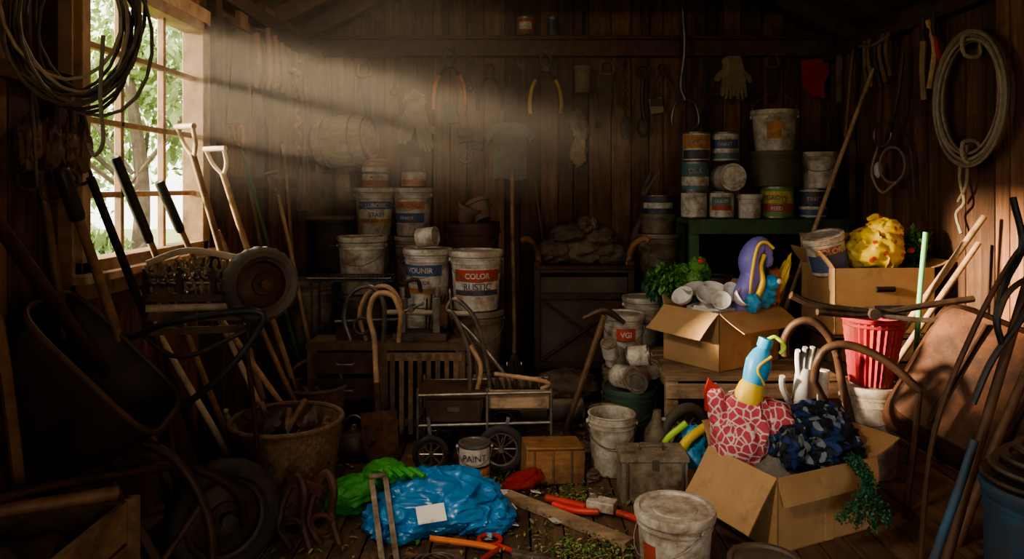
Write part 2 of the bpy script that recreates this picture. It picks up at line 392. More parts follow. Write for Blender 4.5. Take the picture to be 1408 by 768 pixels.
for sgn,xe in ((-1,XL),(1,XR)):
    p0=V((xe+sgn*.30,0,ZP-.09)); p1=V((XC,0,ZR+.06)); d=p1-p0; n=14
    ang=atan2(d.z,d.x)
    for i in range(n):
        c=p0+d*((i+.5)/n)
        b.box((c.x,(YB+YF)/2,c.z+.09),(d.length/n-.004,YB-YF+.3,.025),'beam_wood',rot=(0,-math.degrees(ang),0))
    b.box(((p0.x+p1.x)/2,(YB+YF)/2,(p0.z+p1.z)/2+.115),(d.length+.05,YB-YF+.4,.02),'beam_wood',rot=(0,-math.degrees(ang),0))
    y=YF+.3
    while y<YB:
        b.bar((p0.x,y,p0.z+.02),(p1.x,y,p1.z+.02),.14,.05,'beam_wood',xh=(0,0,1)); y+=.62
b.box((XC,(YB+YF)/2,ZR),(.05,YB-YF,.2),'beam_wood')
for y in (1.4,3.9,5.75): b.box((XC,y,3.17),(3.2,.05,.12),'beam_wood')
b.done('ceiling')

# ------------------------------------------------------------------ outside
b=B(); b.box((-4,6,-.30),(50,50,.1),'grass'); b.done('grass_lawn')
for (x,y,h,rr) in [(-4.8,9.2,3.0,1.5),(-7.2,11.5,5.5,2.3),(-3.3,10.5,3.5,1.3),(-6.4,8.2,1.0,1.0),(-9.5,12.5,3,2.4),(-5.2,13.5,6,2.2),(-8.0,8.6,2.3,1.3),(-4.4,7.6,.5,.8),(-10.5,15,6,2.6)]:
    b=B(); b.tube([(x,y,-.25),(x+.1,y+.05,h*.5),(x-.05,y,h)],lambda t:.13-.07*t,'bark',8)
    for k in range(5):
        a=R.random()*6.28; b.tube([(x,y,h*.45+.1*k),(x+cos(a)*rr*.5,y+sin(a)*rr*.5,h*.6+.25*k),(x+cos(a)*rr*.8,y+sin(a)*rr*.8,h*.8+.3*k)],.03,'bark',6)
    for k in range(7):
        c=V((x,y,h))+V((R.gauss(0,.45),R.gauss(0,.45),R.gauss(0,.4)))*rr
        b.leaves(c,(rr*.55,rr*.55,rr*.45),480,.15,'tree_leaf',.3)
    b.done('leafy_tree')

# ------------------------------------------------------------------ long handled tools
def dgrip(b,L,m='pale_wood',w=.058):
    b.tube([(0,0,L-.17),(w*.75,0,L-.10),(w,0,L-.02)],.011,m,8); b.tube([(0,0,L-.17),(-w*.75,0,L-.10),(-w,0,L-.02)],.011,m,8)
    b.cyl((-w-.012,0,L-.012),(w+.012,0,L-.012),.015,m,n=12)
def head(b,kind,m):
    if kind=='spade':
        def fn(u,v):
            U=u*2-1; w=.10*(1 if v<.55 else sqrt(max(0,1-((v-.55)/.47)**2)))+.004
            return V((U*w, -.035*(1-U*U)*(1-v*.6)+.02*v, .30-.30*v))
        b.grid(fn,10,14,m); b.tube([(0,-.02,.20),(0,-.01,.30),(0,0,.46)],.02,m,8)
    elif kind=='fork':
        b.tube([(-.09,0,.26),(0,0,.31),(.09,0,.26)],.01,m,8)
        for x in(-.09,-.03,.03,.09): b.tube([(x,0,.27),(x,-.03,.12),(x,0,0)],lambda t:.008-.004*t,m,6)
        b.cyl((0,0,.29),(0,0,.45),.018,m)
    elif kind=='rake':
        b.box((0,0,.06),(.36,.02,.02),m)
        for i in range(12): b.cyl((-.17+.031*i,0,.06),(-.17+.031*i,-.04,0),.005,m,n=6)
        b.cyl((0,0,.05),(0,0,.25),.015,m)
    elif kind=='hoe':
        b.box((0,-.04,.05),(.16,.10,.006),m,rot=(25,0,0)); b.tube([(0,-.03,.06),(0,0,.12),(0,0,.28)],.01,m,8)
    elif kind=='fan':
        for i in range(13):
            a=radians(-32+64*i/12); b.tube([(0,0,.30),(sin(a)*.16,-.004,.12),(sin(a)*.27,0,.02),(sin(a)*.275,-.02,0)],.005,m,6)
        b.tube([(sin(radians(-32+64*i/12))*.17,0,.30-.19*cos(radians(-32+64*i/12))) for i in range(13)],.006,m,6)
        b.cyl((0,0,.27),(0,0,.42),.016,m)
def tool(name,top,bot,grip=None,hd=None,sm='handle_wood',hm='dark_iron',r=.016,xh=(1,-.6,0),gl=.2,gm='black_paint'):
    b=B(); top=V(top);bot=V(bot); L=(top-bot).length; b.X=frame(bot,top-bot,xh)
    s0=.28 if hd in('spade','fork','fan') else (.12 if hd else 0)
    e=L-.15 if grip=='D' else L
    j=lambda: R.uniform(-.006,.006)
    b.tube([(0,0,s0),(j(),j(),L*.35),(j(),j(),L*.7),(0,0,e)],lambda t:r*(1.05-.15*t),sm,10)
    if hd: head(b,hd,hm)
    if grip=='D': dgrip(b,L,gm if gm!='black_paint' else 'pale_wood')
    if grip=='black': b.tube([(0,0,L-gl),(0,0,L-gl+.02),(0,0,L-.01),(0,0,L)],lambda t:r*1.45 if .05<t<.97 else r*1.2,gm,10,sm=False)
    if grip=='T': b.cyl((-.06,0,L),(.06,0,L),.016,sm)
    return b.done(name)
tool('garden_spade',(-1.60,3.55,1.90),(-1.29,4.1,0),'D','spade',r=.018)
tool('garden_fork',(-1.61,3.93,1.81),(-1.31,4.7,0),'D','fork',xh=(1,-.3,0),r=.018)
tool('hay_rake',(-1.66,3.04,1.72),(-1.44,3.95,0),'black','rake',gl=.42,sm='handle_wood')
tool('garden_hoe',(-1.66,3.42,1.62),(-1.38,4.3,0),'black','hoe',gl=.28)
tool('long_handled_shovel',(-1.60,2.76,1.63),(-1.40,3.55,0),None,'spade',sm='black_paint',r=.018)
tool('long_handled_shovel',(-1.60,2.58,1.66),(-1.48,3.3,0),'black','spade',sm='old_handle',r=.02)
tool('wooden_pole',(-1.64,2.27,1.53),(-1.52,3.6,0),sm='rust_dark',r=.026)
tool('digging_fork',(-1.64,4.30,1.98),(-1.36,5.0,0),'D','fork',sm='green_paint',gm='old_handle')
tool('garden_spade',(-1.64,4.98,1.70),(-1.28,5.0,0),'D','spade',sm='handle_wood',gm='old_handle')
tool('wooden_pole',(-1.66,4.6,1.6),(-1.50,4.9,0),sm='old_handle')
tool('garden_hoe',(-1.67,5.3,1.9),(-1.58,5.5,0),None,'hoe',sm='old_handle')
tool('garden_spade',(-1.62,3.75,1.15),(-1.2,3.98,0),'T','spade',sm='pale_wood')
tool('wooden_pole',(-1.66,3.2,1.15),(-1.35,3.75,0),sm='pale_wood')
tool('wooden_pole',(-1.66,3.6,1.25),(-1.05,4.15,0),sm='handle_wood')
tool('wooden_pole',(-1.64,4.05,1.35),(-1.12,4.25,0),sm='old_handle')
tool('hanging_spade',(-1.70,2.58,1.82),(-1.62,2.72,.75),'D','spade',sm='old_handle',gm='dark_iron')
tool('leaf_rake',(.0,6.50,1.74),(.02,5.72,0),None,'fan',sm='handle_wood',xh=(1,0,0),hm='steel',r=.019)
tool('pole_pruner',(2.78,5.55,2.55),(1.80,5.44,0),sm='handle_wood',r=.018)
tool('garden_hoe',(.20,6.5,1.65),(.42,6.45,0),sm='old_handle')
b=B(); b.X=frame((-.745,4.16,.0),V((-.09,.20,.82)),(1,.1,0)); head(b,'spade','rust')
b.tube([(0,0,.30),(0,0,.55),(.0,.01,.72),(-.02,.0,.86),(.03,-.03,.97),(.13,-.05,.95),(.17,-.04,.84)],.017,'handle_wood',10)
b.done('round_point_shovel')

# ------------------------------------------------------------------ left foreground
def wheel(b,c,ax,Rr,w,tyre='rubber',hub='dark_iron',spokes=0,lug=True):
    F=frame(c,ax); 
    pr=[(Rr*.68,-w*.35),(Rr*.74,-w*.5),(Rr*.88,-w*.52),(Rr*.96,-w*.40),(Rr,-w*.18),(Rr,w*.18),(Rr*.96,w*.40),(Rr*.88,w*.52),(Rr*.74,w*.5),(Rr*.68,w*.35),(Rr*.68,-w*.35)]
    b.lathe(pr,tyre,96,F,disp=(lambda i,a:(.0022*(1 if int(a*24/pi)%2 else -1) if 3<=i<=6 else 0)) if lug else None)
    b.lathe([(Rr*.70,-w*.35),(Rr*.62,-w*.3),(Rr*.60,-w*.05),(Rr*.60,w*.05),(Rr*.62,w*.3),(Rr*.70,w*.35)],hub,36,F)
    if spokes:
        for i in range(spokes):
            a=2*pi*i/spokes; b.cyl(F@V((cos(a)*Rr*.1,sin(a)*Rr*.1,0)),F@V((cos(a)*Rr*.66,sin(a)*Rr*.66,0)),.006,hub,n=6)
    else: b.lathe([(Rr*.61,-.005),(Rr*.3,-.02),(Rr*.28,-.03),(.0,-.03)],hub,28,F); b.lathe([(Rr*.61,.005),(Rr*.3,.02),(Rr*.28,.03),(0,.03)],hub,28,F)
    b.cyl(F@V((0,0,-w*.7)),F@V((0,0,w*.7)),Rr*.12,hub)
def tubfn(a_,b_,dp,e=.45):
    def fn(u,v):
        a=2*pi*u; cx=math.copysign(abs(cos(a))**e,cos(a)); sy=math.copysign(abs(sin(a))**e,sin(a))
        k=1-.30*v**1.5
        if v>.8: k=(1-.30*.8**1.5)*max(0.001,(1-v)/.2)**.55
        z=-dp*min(v/.8,1)-(.02*(v-.8)/.2 if v>.8 else 0)
        return V((cx*a_*k,sy*b_*k,z))
    return fn
b=B(); b.X=xf((-1.44,2.60,.98),(0,48,14))
tub=tubfn(.30,.27,.27,.4)
b.grid(tub,48,20,'tray_dark',t=.6)
b.tube([tub(i/48,0) for i in range(48)],.011,'rust_dark',8,True,sm=False)
b.X=Matrix()
wheel(b,(-1.19,3.0,.235),(.62,-.78,.08),.23,.10)
b.tube([(-1.70,1.9,.50),(-1.58,2.1,.66),(-1.38,2.45,.62),(-1.22,2.72,.55),(-1.08,2.85,.40),(-1.08,2.93,.235)],.019,'rust_dark',10)
b.tube([(-1.70,2.3,.72),(-1.55,2.7,.62),(-1.42,3.0,.45),(-1.30,3.08,.235)],.019,'rust_dark',10)
b.tube([(-1.35,2.45,.60),(-1.18,2.45,.30),(-1.10,2.44,.05),(-1.20,2.40,.015),(-1.5,2.42,.015),(-1.58,2.5,.3),(-1.55,2.5,.66)],.016,'rust_dark',8)
b.cyl((-1.08,2.93,.235),(-1.30,3.08,.235),.012,'steel')
b.done('wheelbarrow')
b=B()
b.tube([(-1.70,2.55,.62),(-1.60,2.56,.70),(-1.40,2.6,.70),(-1.22,2.62,.62),(-1.10,2.62,.42),(-1.07,2.6,.2),(-1.07,2.6,.02)],.018,'rust_dark',10)
b.tube([(-1.68,2.42,.55),(-1.5,2.42,.50),(-1.24,2.42,.35),(-1.14,2.42,.12),(-1.1,2.42,.02)],.018,'dark_iron',10)
b.cyl((-1.12,2.62,.45),(-1.20,2.43,.30),.012,'dark_iron')
b.done('hand_cultivator')
b=B(); b.tube([(-1.66,2.2,1.25),(-1.62,2.25,1.22),(-1.60,2.3,1.0),(-1.60,2.46,.0)],.02,'old_handle',8); b.done('scythe_handle')
# reel mower
b=B()
wheel(b,(-1.07,3.10,1.18),(.62,-.77,.10),.16,.085,'tan_rubber','rust_dark')
b.cyl((-1.09,3.16,1.18),(-1.52,3.0,1.2),.014,'steel')
for k in range(4):
    zz=1.26-.045*k; yy=2.98+.02*k
    pts=[]
    for i in range(110):
        t=i/109; a=t*2*pi*11; pts.append((-1.50+.33*t, yy+.03*cos(a)+.12*t, zz+.022*sin(a)+.01*t-.01*sin(t*9)))
    b.tube(pts,.0065,'steel' if k%2 else 'canvas',6,sm=False)
for z0,z1 in ((1.14,1.12),(1.06,1.04),(1.00,.99)):
    b.bar((-1.50,2.98,z0),(-1.15,3.11,z1),.022,.03,'rust_dark')
for x in (-1.50,-1.38,-1.26,-1.16):
    b.bar((x,2.98+(x+1.5)*.38,1.26),(x,2.98+(x+1.5)*.38,.98),.02,.02,'dark_iron')
b.tube([(-1.67,2.96,1.00),(-1.55,2.94,.985),(-1.39,2.94,1.045),(-1.12,2.98,1.085),(-1.03,3.0,1.07),(-1.05,3.0,1.0),(-1.16,2.97,.85),(-1.34,2.94,.70),(-1.50,2.93,.60)],.014,'black_paint',10)
b.tube([(-1.52,2.97,1.0),(-1.35,2.97,.9),(-1.1,3.02,1.0)],.010,'dark_iron',8)
for (x,y) in ((-1.47,3.0),(-1.16,3.14)): b.tube([(x,y,1.0),(x+.02,y+.1,.5),(x+.03,y+.15,.0)],.012,'rust_dark',8)
b.tube([(-1.50,2.99,1.28),(-1.35,3.03,1.33),(-1.15,3.1,1.29)],.014,'pale_wood',8)
b.cyl((-1.49,2.96,1.10),(-1.18,3.07,1.09),.016,'pale_wood')
b.done('reel_lawn_mower')
def basket(c,r,h,m='wicker',rb=.78,rows=18,tilt=(0,0,0)):
    b=B(); X=xf(c,tilt); n=96
    pr=[(rb*r,0)]+[(r*(rb+(1-rb)*i/rows),h*i/rows) for i in range(rows+1)]+[(r*.97,h),(r*.95,h*.9),(r*rb*.95,.02),(0,.02)]
    last=rows+1
    b.lathe(pr,m,n*2,X,disp=lambda i,a:(.006*cos(a*n/3+(i%2)*pi) if 0<i<last else 0))
    b.ring(X@V((0,0,h)),r,.013,m,X.to_3x3()@V((0,0,1)),40)
    b.ring(X@V((0,0,.01)),rb*r,.01,m,X.to_3x3()@V((0,0,1)),40)
    return b,X
b,X=basket((-1.12,3.62,0),.27,.44,'wicker',.75)
b.tube([X@V((-.24,-.02,.38)),X@V((-.29,-.02,.46)),X@V((-.28,-.06,.5))],.012,'rope',8)
for i in range(14):
    a=R.random()*6.28; q=R.random()*.16
    b.tube([(-1.12+q*cos(a),3.62+q*sin(a),.18),(-1.12+q*cos(a)*1.2,3.62+q*sin(a)*1.2,.36),(-1.12+cos(a)*.2,3.62+sin(a)*.2,.40+R.random()*.1)],R.uniform(.01,.02),R.choice(['dark_iron','old_handle','rust_dark']),8)
b.blob((-1.12,3.62,.25),(.2,.2,.12),'leather',.5,3)
for dx in(-.12,.02,.1): b.poly([(-.02,0),(.02,0),(.045,.12),(.0,.2),(-.03,.12)],.008,'steel',xf((-1.12+dx,3.50,.36),(65,R.uniform(-50,50),dx*300)))
b.done('wicker_basket')
b,X=basket((-1.22,4.52,0),.19,.36,'wicker',.8)
b.blob((-1.22,4.52,.28),(.15,.15,.07),'leather',.5,3)
b.tube([X@V((-.18,0,.34)),X@V((-.13,0,.47)),X@V((0,0,.52)),X@V((.13,0,.47)),X@V((.18,0,.34))],.012,'wicker',8)
b.done('wicker_basket')
b=B()
for k,(x,y) in enumerate(((-.98,3.22),(-.86,3.26))):
    b.tube([(x,y,.0),(x-.05,y,.10),(x-.03,y+.02,.22),(x+.02,y+.03,.30),(x+.06,y,.24),(x+.05,y,.12),(x+.09,y-.02,.0)],.020,'rust_dark',8)
    b.ring((x+.01,y-.01,.09),.045,.013,'rust',(0,1,.2),20)
b.box((-.92,3.25,.26),(.16,.03,.04),'rust',rot=(0,20,0))
b.done('rusty_trap')
b=B(); F=xf((-.93,4.28,0)); b.lathe([(0,0),(.07,0),(.10,.04),(.105,.09),(.08,.14),(.04,.155),(.04,.165),(0,.17)],'dark_iron',28,F)
b.tube([(-.86,4.22,.07),(-.81,4.18,.11),(-.79,4.16,.15)],.013,'dark_iron',8); b.tube([(-1.01,4.28,.13),(-.98,4.28,.22),(-.93,4.28,.25),(-.88,4.28,.22),(-.85,4.28,.13)],.007,'steel',8); b.ring((-.93,4.28,.18),.012,.006,'steel',(0,1,0),12); b.done('cast_iron_kettle')
b=B()
for k in range(6): b.ring((-.70+R.uniform(-.01,.01),3.93,.012+.009*k),.10+R.uniform(-.012,.012),.004,'rust',(R.uniform(-.1,.1),R.uniform(-.1,.1),1),30,6)
b.done('coil_of_wire')
# crate at lower left
b=B()
cx,cy=-1.48,2.13
for k in range(4):
    z=.09+.14*k
    for (px,py,w,d) in ((0,-.24,.46,.02),(0,.24,.46,.02),(-.22,0,.02,.46),(.22,0,.02,.46)):
        b.box((cx+px,cy+py,z),(w,d,.128),'old_wood')
for sx in(-1,1):
    for sy in(-1,1): b.box((cx+sx*.235,cy+sy*.255,.29),(.035,.035,.58),'old_wood')
b.box((cx,cy,.02),(.44,.46,.02),'old_wood')
b.blob((cx,cy,.40),(.19,.2,.12),'leather',.4,2)
b.done('wooden_crate',bevel=.003)
tool('mattock_handle',(-1.70,2.05,.64),(-1.28,2.36,.605),sm='old_handle',r=.022)
# cable coil on left wall
b=B()
for i in range(15):
    rx=.17+R.uniform(-.03,.04); rz=.25+R.uniform(-.05,.06); ox=R.uniform(-.02,.02)
    F=xf((-1.48+ox,2.42+i*.008,2.16+R.uniform(-.05,.05)),(0,R.uniform(-8,8),28+R.uniform(-12,12)))
    b.tube([F@V((rx*cos(t*2*pi/20),.02*sin(t*.9),rz*sin(t*2*pi/20))) for t in range(20)],.0065,'dark_cable' if i%4 else 'cable',6,True,sm=False)
b.tube([(-1.36,2.42,2.1),(-1.37,2.42,1.9),(-1.36,2.42,1.75),(-1.39,2.42,1.70),(-1.41,2.42,1.74)],.007,'cable',6)
b.tube([(-1.66,2.45,2.3),(-1.62,2.45,1.9),(-1.60,2.45,1.6)],.006,'dark_cable',6)
b.cyl((-1.77,2.43,2.38),(-1.42,2.43,2.42),.014,'old_handle')
b.done('cable_coil')
b=B()
for i,(y,z,L) in enumerate(((2.50,1.95,.33),(2.62,1.98,.4),(2.72,1.92,.3),(2.80,1.9,.26))):
    x=-1.66; b.tube([(x,y,z),(x+.02,y,z-.1),(x,y,z-L*.7)],.012,'dark_iron',8)
    b.blob((x,y,z-L*.6),(.035,.04,.09),'leather',.4,3); b.ring((x,y,z-L),.035,.007,'dark_iron',(1,-1,0))
b.box((-1.73,2.66,2.0),(.02,.5,.06),'beam_wood')
b.done('hanging_pulley_blocks')

# ------------------------------------------------------------------ bucket stacks (centre-left)
H=.39
def stack(x,y,n,r,h,bodies,z0=0,labs=None,txt=None,lidtop=True):
    z=z0
    for i in range(n):
        top=i==n-1
        bucket(x+R.uniform(-.008,.008),y+R.uniform(-.008,.008),z,r,h,bodies[i%len(bodies)],
               (labs or {}).get(i,()),(txt or {}).get(i,()),lidtop if top else True,'down',R.uniform(-22,22))
        z+=h+.001
    return z
LB=[(.28,.74,62,'lab_white'),(.56,.72,62,'lab_blue'),(.28,.36,62,'lab_orange')]
LC=[(.25,.75,60,'lab_white'),(.28,.48,60,'lab_blue'),(.56,.72,60,'lab_orange')]
LD=[(.25,.72,60,'lab_white'),(.50,.70,60,'lab_red'),(.27,.36,60,'lab_navy')]
LE=[(.25,.75,60,'lab_white'),(.55,.74,60,'lab_blue'),(.25,.34,60,'lab_orange')]
z=stack(-.58,4.98,3,.158,H,['filthy_plastic','white_plastic','white_plastic'],labs={2:LE,1:[(.3,.7,55,'lab_white')]},txt={2:(('VOUNIR',.65,.05,'lab_white'),('INTERIOR',.44,.035,'ink'))})
b=B(); vessel(b,.065,.13,'white_plastic',[(.2,.8,180,'lab_white')],(),True,None,-90,True,frame((-.64,4.98,z+.068),(.9,-.3,.12))); b.done('paint_can')
z=stack(-.235,4.84,3,.17,.39,['filthy_plastic','filthy_plastic','white_plastic'],labs={2:LD},txt={2:(('COLOR',.60,.05,'lab_white'),('RUSTIC',.42,.06,'ink'))})
z=stack(-.81,6.0,4,.155,.395,['dark_drum','filthy_plastic','white_plastic','white_plastic'],labs={3:LC},txt={3:(('SPRUCER',.64,.045,'ink'),('PRIMER',.38,.04,'lab_white'))})
bucket(-.81,6.0,z,.10,.14,'steel',[(.1,.9,180,'lab_white'),(.15,.45,180,'lab_orange')],can=True,bail=None)
bucket(-.81,6.0,z+.142,.095,.11,'steel',[(.1,.9,180,'terracotta')],can=True,bail=None)
z=stack(-1.14,6.0,4,.155,.395,['dark_drum','dark_drum','filthy_plastic','white_plastic'],labs={3:LB},txt={3:(('LURORIC',.64,.045,'lab_white'),('STAIN',.45,.05,'ink'))})
bucket(-1.13,6.0,z,.105,.12,'steel',[(.08,.92,180,'lab_white'),(.1,.5,180,'lab_red')],[('MATT',.7,.03,'ink')],can=True,bail=None)
bucket(-1.13,6.0,z+.122,.105,.11,'steel',[(.08,.92,180,'lab_white'),(.4,.9,180,'lab_red')],[('SATIN',.65,.03,'lab_white')],can=True,bail=None)
stack(-1.09,5.32,3,.172,.41,['filthy_plastic','filthy_plastic','white_plastic'])
stack(-1.48,5.36,2,.165,.455,['filthy_plastic','filthy_plastic'])
stack(-1.50,6.15,3,.19,.44,['dark_drum','green_drum','dark_drum'])
b=B(); F=frame((-1.62,6.02,1.94),(1,-.22,.10))
b.lathe([(0,0),(.16,0),(.165,.01),(.20,.12),(.21,.25),(.20,.38),(.165,.49),(.155,.49),(.15,.47),(0,.47)],'bench_wood',40,F,disp=lambda i,a:.005*cos(a*20))
for zz,rr in((.03,.178),(.13,.208),(.37,.208),(.47,.175)): b.ring(F@V((0,0,zz)),rr,.008,'dark_iron',F.to_3x3()@V((0,0,1)),36)
b.box((-1.38,6.1,1.60),(.10,.3,.24),'old_wood'); b.box((-1.6,6.1,1.52),(.10,.3,.38),'old_wood'); b.box((-1.5,6.1,1.335),(.36,.34,.024),'old_wood')
b.done('wooden_keg')
stack(-.30,5.62,3,.2,.44,['dark_drum','dark_drum','rust_dark'],lidtop=False)
b=B()
for (x,y,z,rr,tl) in ((-.36,5.6,1.32,.09,(15,20,0)),(-.22,5.58,1.33,.10,(-20,-25,0)),(-.27,5.72,1.34,.085,(0,10,0))):
    b.lathe([(0,0),(rr*.65,0),(rr*.95,rr*1.3),(rr*1.08,rr*1.3),(rr*1.08,rr*1.6),(rr*.95,rr*1.6),(rr*.6,.02),(0,.02)],'terracotta',24,xf((x,y,z),tl))
b.done('clay_flower_pots')
for x,y,n,r_ in ((-.45,6.25,2,.17),(-.66,5.5,1,.16)): stack(x,y,n,r_,.42,['dark_drum','dark_drum'])

# ------------------------------------------------------------------ bench with machinery
b=B(); x0,x1,y0,zt=-1.28,-.28,4.50,.62
y1=y0+.29
for i in range(4): b.box(((x0+x1)/2,y0+.035+.074*i,zt-.02),(x1-x0,.068,.04),'old_wood')
for x in (x0+.04,-.80,x1-.04):
    for y in(y0+.03,y1-.03): b.box((x,y,(zt-.04)/2),(.06,.05,zt-.04),'old_wood')
for i in range(8): b.box((-.74+.056*i,y0+.012,.31),(.03,.02,.50),'old_wood')
b.box((-.54,y0+.014,.54),(.46,.022,.05),'old_wood')
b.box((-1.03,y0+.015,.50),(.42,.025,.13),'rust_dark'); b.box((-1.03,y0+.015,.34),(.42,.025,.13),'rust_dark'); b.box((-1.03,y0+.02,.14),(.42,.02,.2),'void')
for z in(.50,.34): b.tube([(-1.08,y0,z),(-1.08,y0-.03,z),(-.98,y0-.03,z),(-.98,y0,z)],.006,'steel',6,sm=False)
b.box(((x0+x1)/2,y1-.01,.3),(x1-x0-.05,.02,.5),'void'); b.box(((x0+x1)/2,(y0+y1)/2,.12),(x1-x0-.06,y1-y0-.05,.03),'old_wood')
for i in range(6): b.bar((x1-.005,y0+.03,.08+.09*i),(x1-.005,y1-.03,.08+.09*i),.02,.07,'old_wood')
b.done('slatted_workbench',bevel=.004)
b=B(); z0=.62; yb=4.66
b.box((-.58,yb,z0+.025),(.34,.18,.05),'dark_iron'); 
for x in(-.70,-.48): b.box((x,yb,z0+.15),(.05,.10,.24),'steel'); b.cyl((x,yb,z0+.27),(x,yb,z0+.33),.022,'steel')
b.cyl((-.80,yb,z0+.17),(-.26,yb,z0+.16),.017,'pale_wood'); b.box((-.43,yb,z0+.16),(.05,.16,.13),'rust')
b.cyl((-.62,yb-.09,z0+.22),(-.62,yb-.20,z0+.22),.02,'steel'); b.cyl((-.68,yb-.19,z0+.20),(-.54,yb-.19,z0+.26),.008,'steel')
b.tube([(-.66,yb,z0+.26),(-.67,yb-.02,z0+.36),(-.60,yb-.04,z0+.38),(-.58,yb-.02,z0+.3)],.013,'dark_iron',8)
for i in range(6): b.cyl((-.56+.02*i,yb+.08,z0+.05),(-.55+.03*i,yb+.05,z0+.25+.03*(i%3)),.006,'rust')
b.done('bench_vise',bevel=.004)
b=B()
for i in range(2):
    o=i*.10
    b.tube([(-1.02+o,4.60,.62),(-1.06+o,4.58,.78),(-1.00+o,4.56,.93),(-.88+o,4.54,.97),(-.80+o,4.54,.86),(-.81+o,4.56,.62)],.015,'handle_wood' if i else 'steel',8)
b.cyl((-1.12,4.60,.74),(-.70,4.58,.76),.011,'steel'); b.box((-.98,4.66,.66),(.26,.12,.08),'rust_dark')
b.ring((-.94,4.56,.72),.05,.010,'dark_iron',(0,1,0)); b.done('hoop_handled_press')
b=B()
for i in range(22): b.cyl((-1.36+.026*i,4.87,.985),(-1.36+.026*i,5.07,.985),.004,'steel',n=6)
for y in(4.865,5.075): b.cyl((-1.37,y,.98),(-.81,y,.98),.006,'steel')
for x in(-1.34,-.84):
    for y in (4.87,5.07): b.cyl((x,y,.98),(x,y,0),.007,'dark_iron')
b.box((-1.09,4.97,.962),(.58,.20,.012),'blue_paint')
b.done('wire_rack_stand')
# hand cart with bow frame (iron chassis, spoked wheels, drawer box and tray)
b=B()
b.box((-.33,4.24,.32),(.34,.24,.18),'dark_iron',taper=.88); b.box((-.33,4.24,.42),(.40,.30,.02),'rust_dark')
b.box((-.33,4.108,.33),(.30,.012,.12),'rust_dark'); b.box((-.33,4.100,.34),(.07,.012,.025),'steel')
for z in (.25,.42): b.cyl((-.53,4.09,z),(.22,4.09,z+.02),.009,'steel'); b.cyl((-.53,4.40,z),(.22,4.40,z+.02),.009,'steel')
for x in (-.53,-.14,.22):
    b.cyl((x,4.09,.12),(x,4.09,.46),.009,'steel'); b.cyl((x,4.40,.12),(x,4.40,.46),.009,'steel'); b.cyl((x,4.09,.26),(x,4.40,.26),.008,'steel')
for (px,py,w,d) in ((.04,4.13,.34,.015),(.04,4.38,.34,.015),(-.13,4.26,.015,.25),(.20,4.26,.015,.25)):
    b.box((px,py,.39),(w,d,.10),'bench_wood')
b.box((.04,4.26,.335),(.34,.25,.015),'old_wood')
for i in range(6): b.tube([(-.10+.05*i,4.16,.36),(-.08+.05*i,4.26,.41),(-.09+.055*i,4.34,.45)],.012,R.choice(['dark_iron','rust_dark','steel']),8)
wheel(b,(-.06,4.05,.135),(0,1,0),.135,.035,'rubber','steel',10,False); wheel(b,(-.06,4.44,.135),(0,1,0),.135,.035,'rubber','steel',8,False)
wheel(b,(-.45,4.05,.105),(0,1,0),.105,.03,'rubber','steel',8,False); wheel(b,(-.45,4.44,.105),(0,1,0),.105,.03,'rubber','steel',8,False)
b.cyl((-.06,4.03,.135),(-.06,4.46,.135),.01,'steel'); b.cyl((-.45,4.03,.105),(-.45,4.46,.105),.01,'steel')
b.bar((-.06,4.09,.135),(-.02,4.09,.30),.02,.02,'steel'); b.bar((-.45,4.09,.105),(-.47,4.09,.30),.02,.02,'steel')
b.tube([(-.24,4.16,.42),(-.25,4.18,.65),(-.33,4.22,.84),(-.38,4.24,.88),(-.34,4.24,.94),(-.27,4.22,.90),(-.20,4.20,.80),(-.14,4.19,.55),(-.12,4.18,.36)],.013,'steel',8)
b.tube([(-.20,4.36,.42),(-.22,4.36,.60),(-.31,4.32,.78),(-.36,4.28,.84),(-.22,4.24,.72),(-.04,4.22,.50),(-.01,4.22,.42)],.013,'steel',8)
b.cyl((-.36,4.24,1.0),(-.35,4.23,.85),.008,'dark_iron')
b.tube([(-.20,4.19,.42),(-.18,4.19,.56),(-.24,4.19,.68)],.014,'handle_wood',8)
b.tube([(.17,4.16,.44),(.21,4.12,.48),(.12,4.10,.51),(-.1,4.10,.54)],.012,'handle_wood',8)
b.done('bow_frame_hand_cart',bevel=.002)

# ------------------------------------------------------------------ back centre: rusty chest w/ sacks
b=B(); cx=.575; x0,x1=.20,.95
for x in(x0,x1):
    for y in(5.8,6.15): b.box((x,y,.50),(.05,.05,1.0),'rust_dark')
b.box((cx,6.1,.52),(.72,.02,.72),'rust_dark',t=.4); b.box((cx,5.83,.52),(.70,.015,.70),'dark_drum',t=.5)
for z in(.93,.72,.17): b.box((cx,5.80,z),(.75,.03,.05),'rust_dark')
b.bar((x0+.02,5.805,.70),(x1-.02,5.805,.20),.02,.03,'rust'); b.bar((x1-.02,5.80,.70),(x0+.02,5.80,.20),.02,.03,'rust')
for x in (x0,x1): b.box((x,5.97,.52),(.02,.34,.70),'rust_dark')
b.box((cx,5.97,.95),(.80,.42,.03),'rust')
for sg,x in((-1,x0),(1,x1)): b.tube([(x-sg*.02,5.85,.96),(x,5.82,1.08),(x+sg*.03,5.78,1.14),(x+sg*.09,5.74,1.18),(x+sg*.13,5.72,1.16)],.024,'block_wood',8)
b.done('rusty_iron_chest',bevel=.004)
b=B()
for (x,z,rx,rz) in ((.36,1.06,.16,.11),(.58,1.08,.20,.13),(.80,1.05,.16,.11),(.48,1.19,.17,.10),(.70,1.18,.16,.11),(.60,1.26,.08,.09),(.66,1.28,.05,.07)):
    b.blob((x,5.95,z),(rx,.18,rz),'sack_cloth',.24,1.4,flat=.968,nu=56,nv=34,ridge=True)
b.done('pile_of_old_sacks')
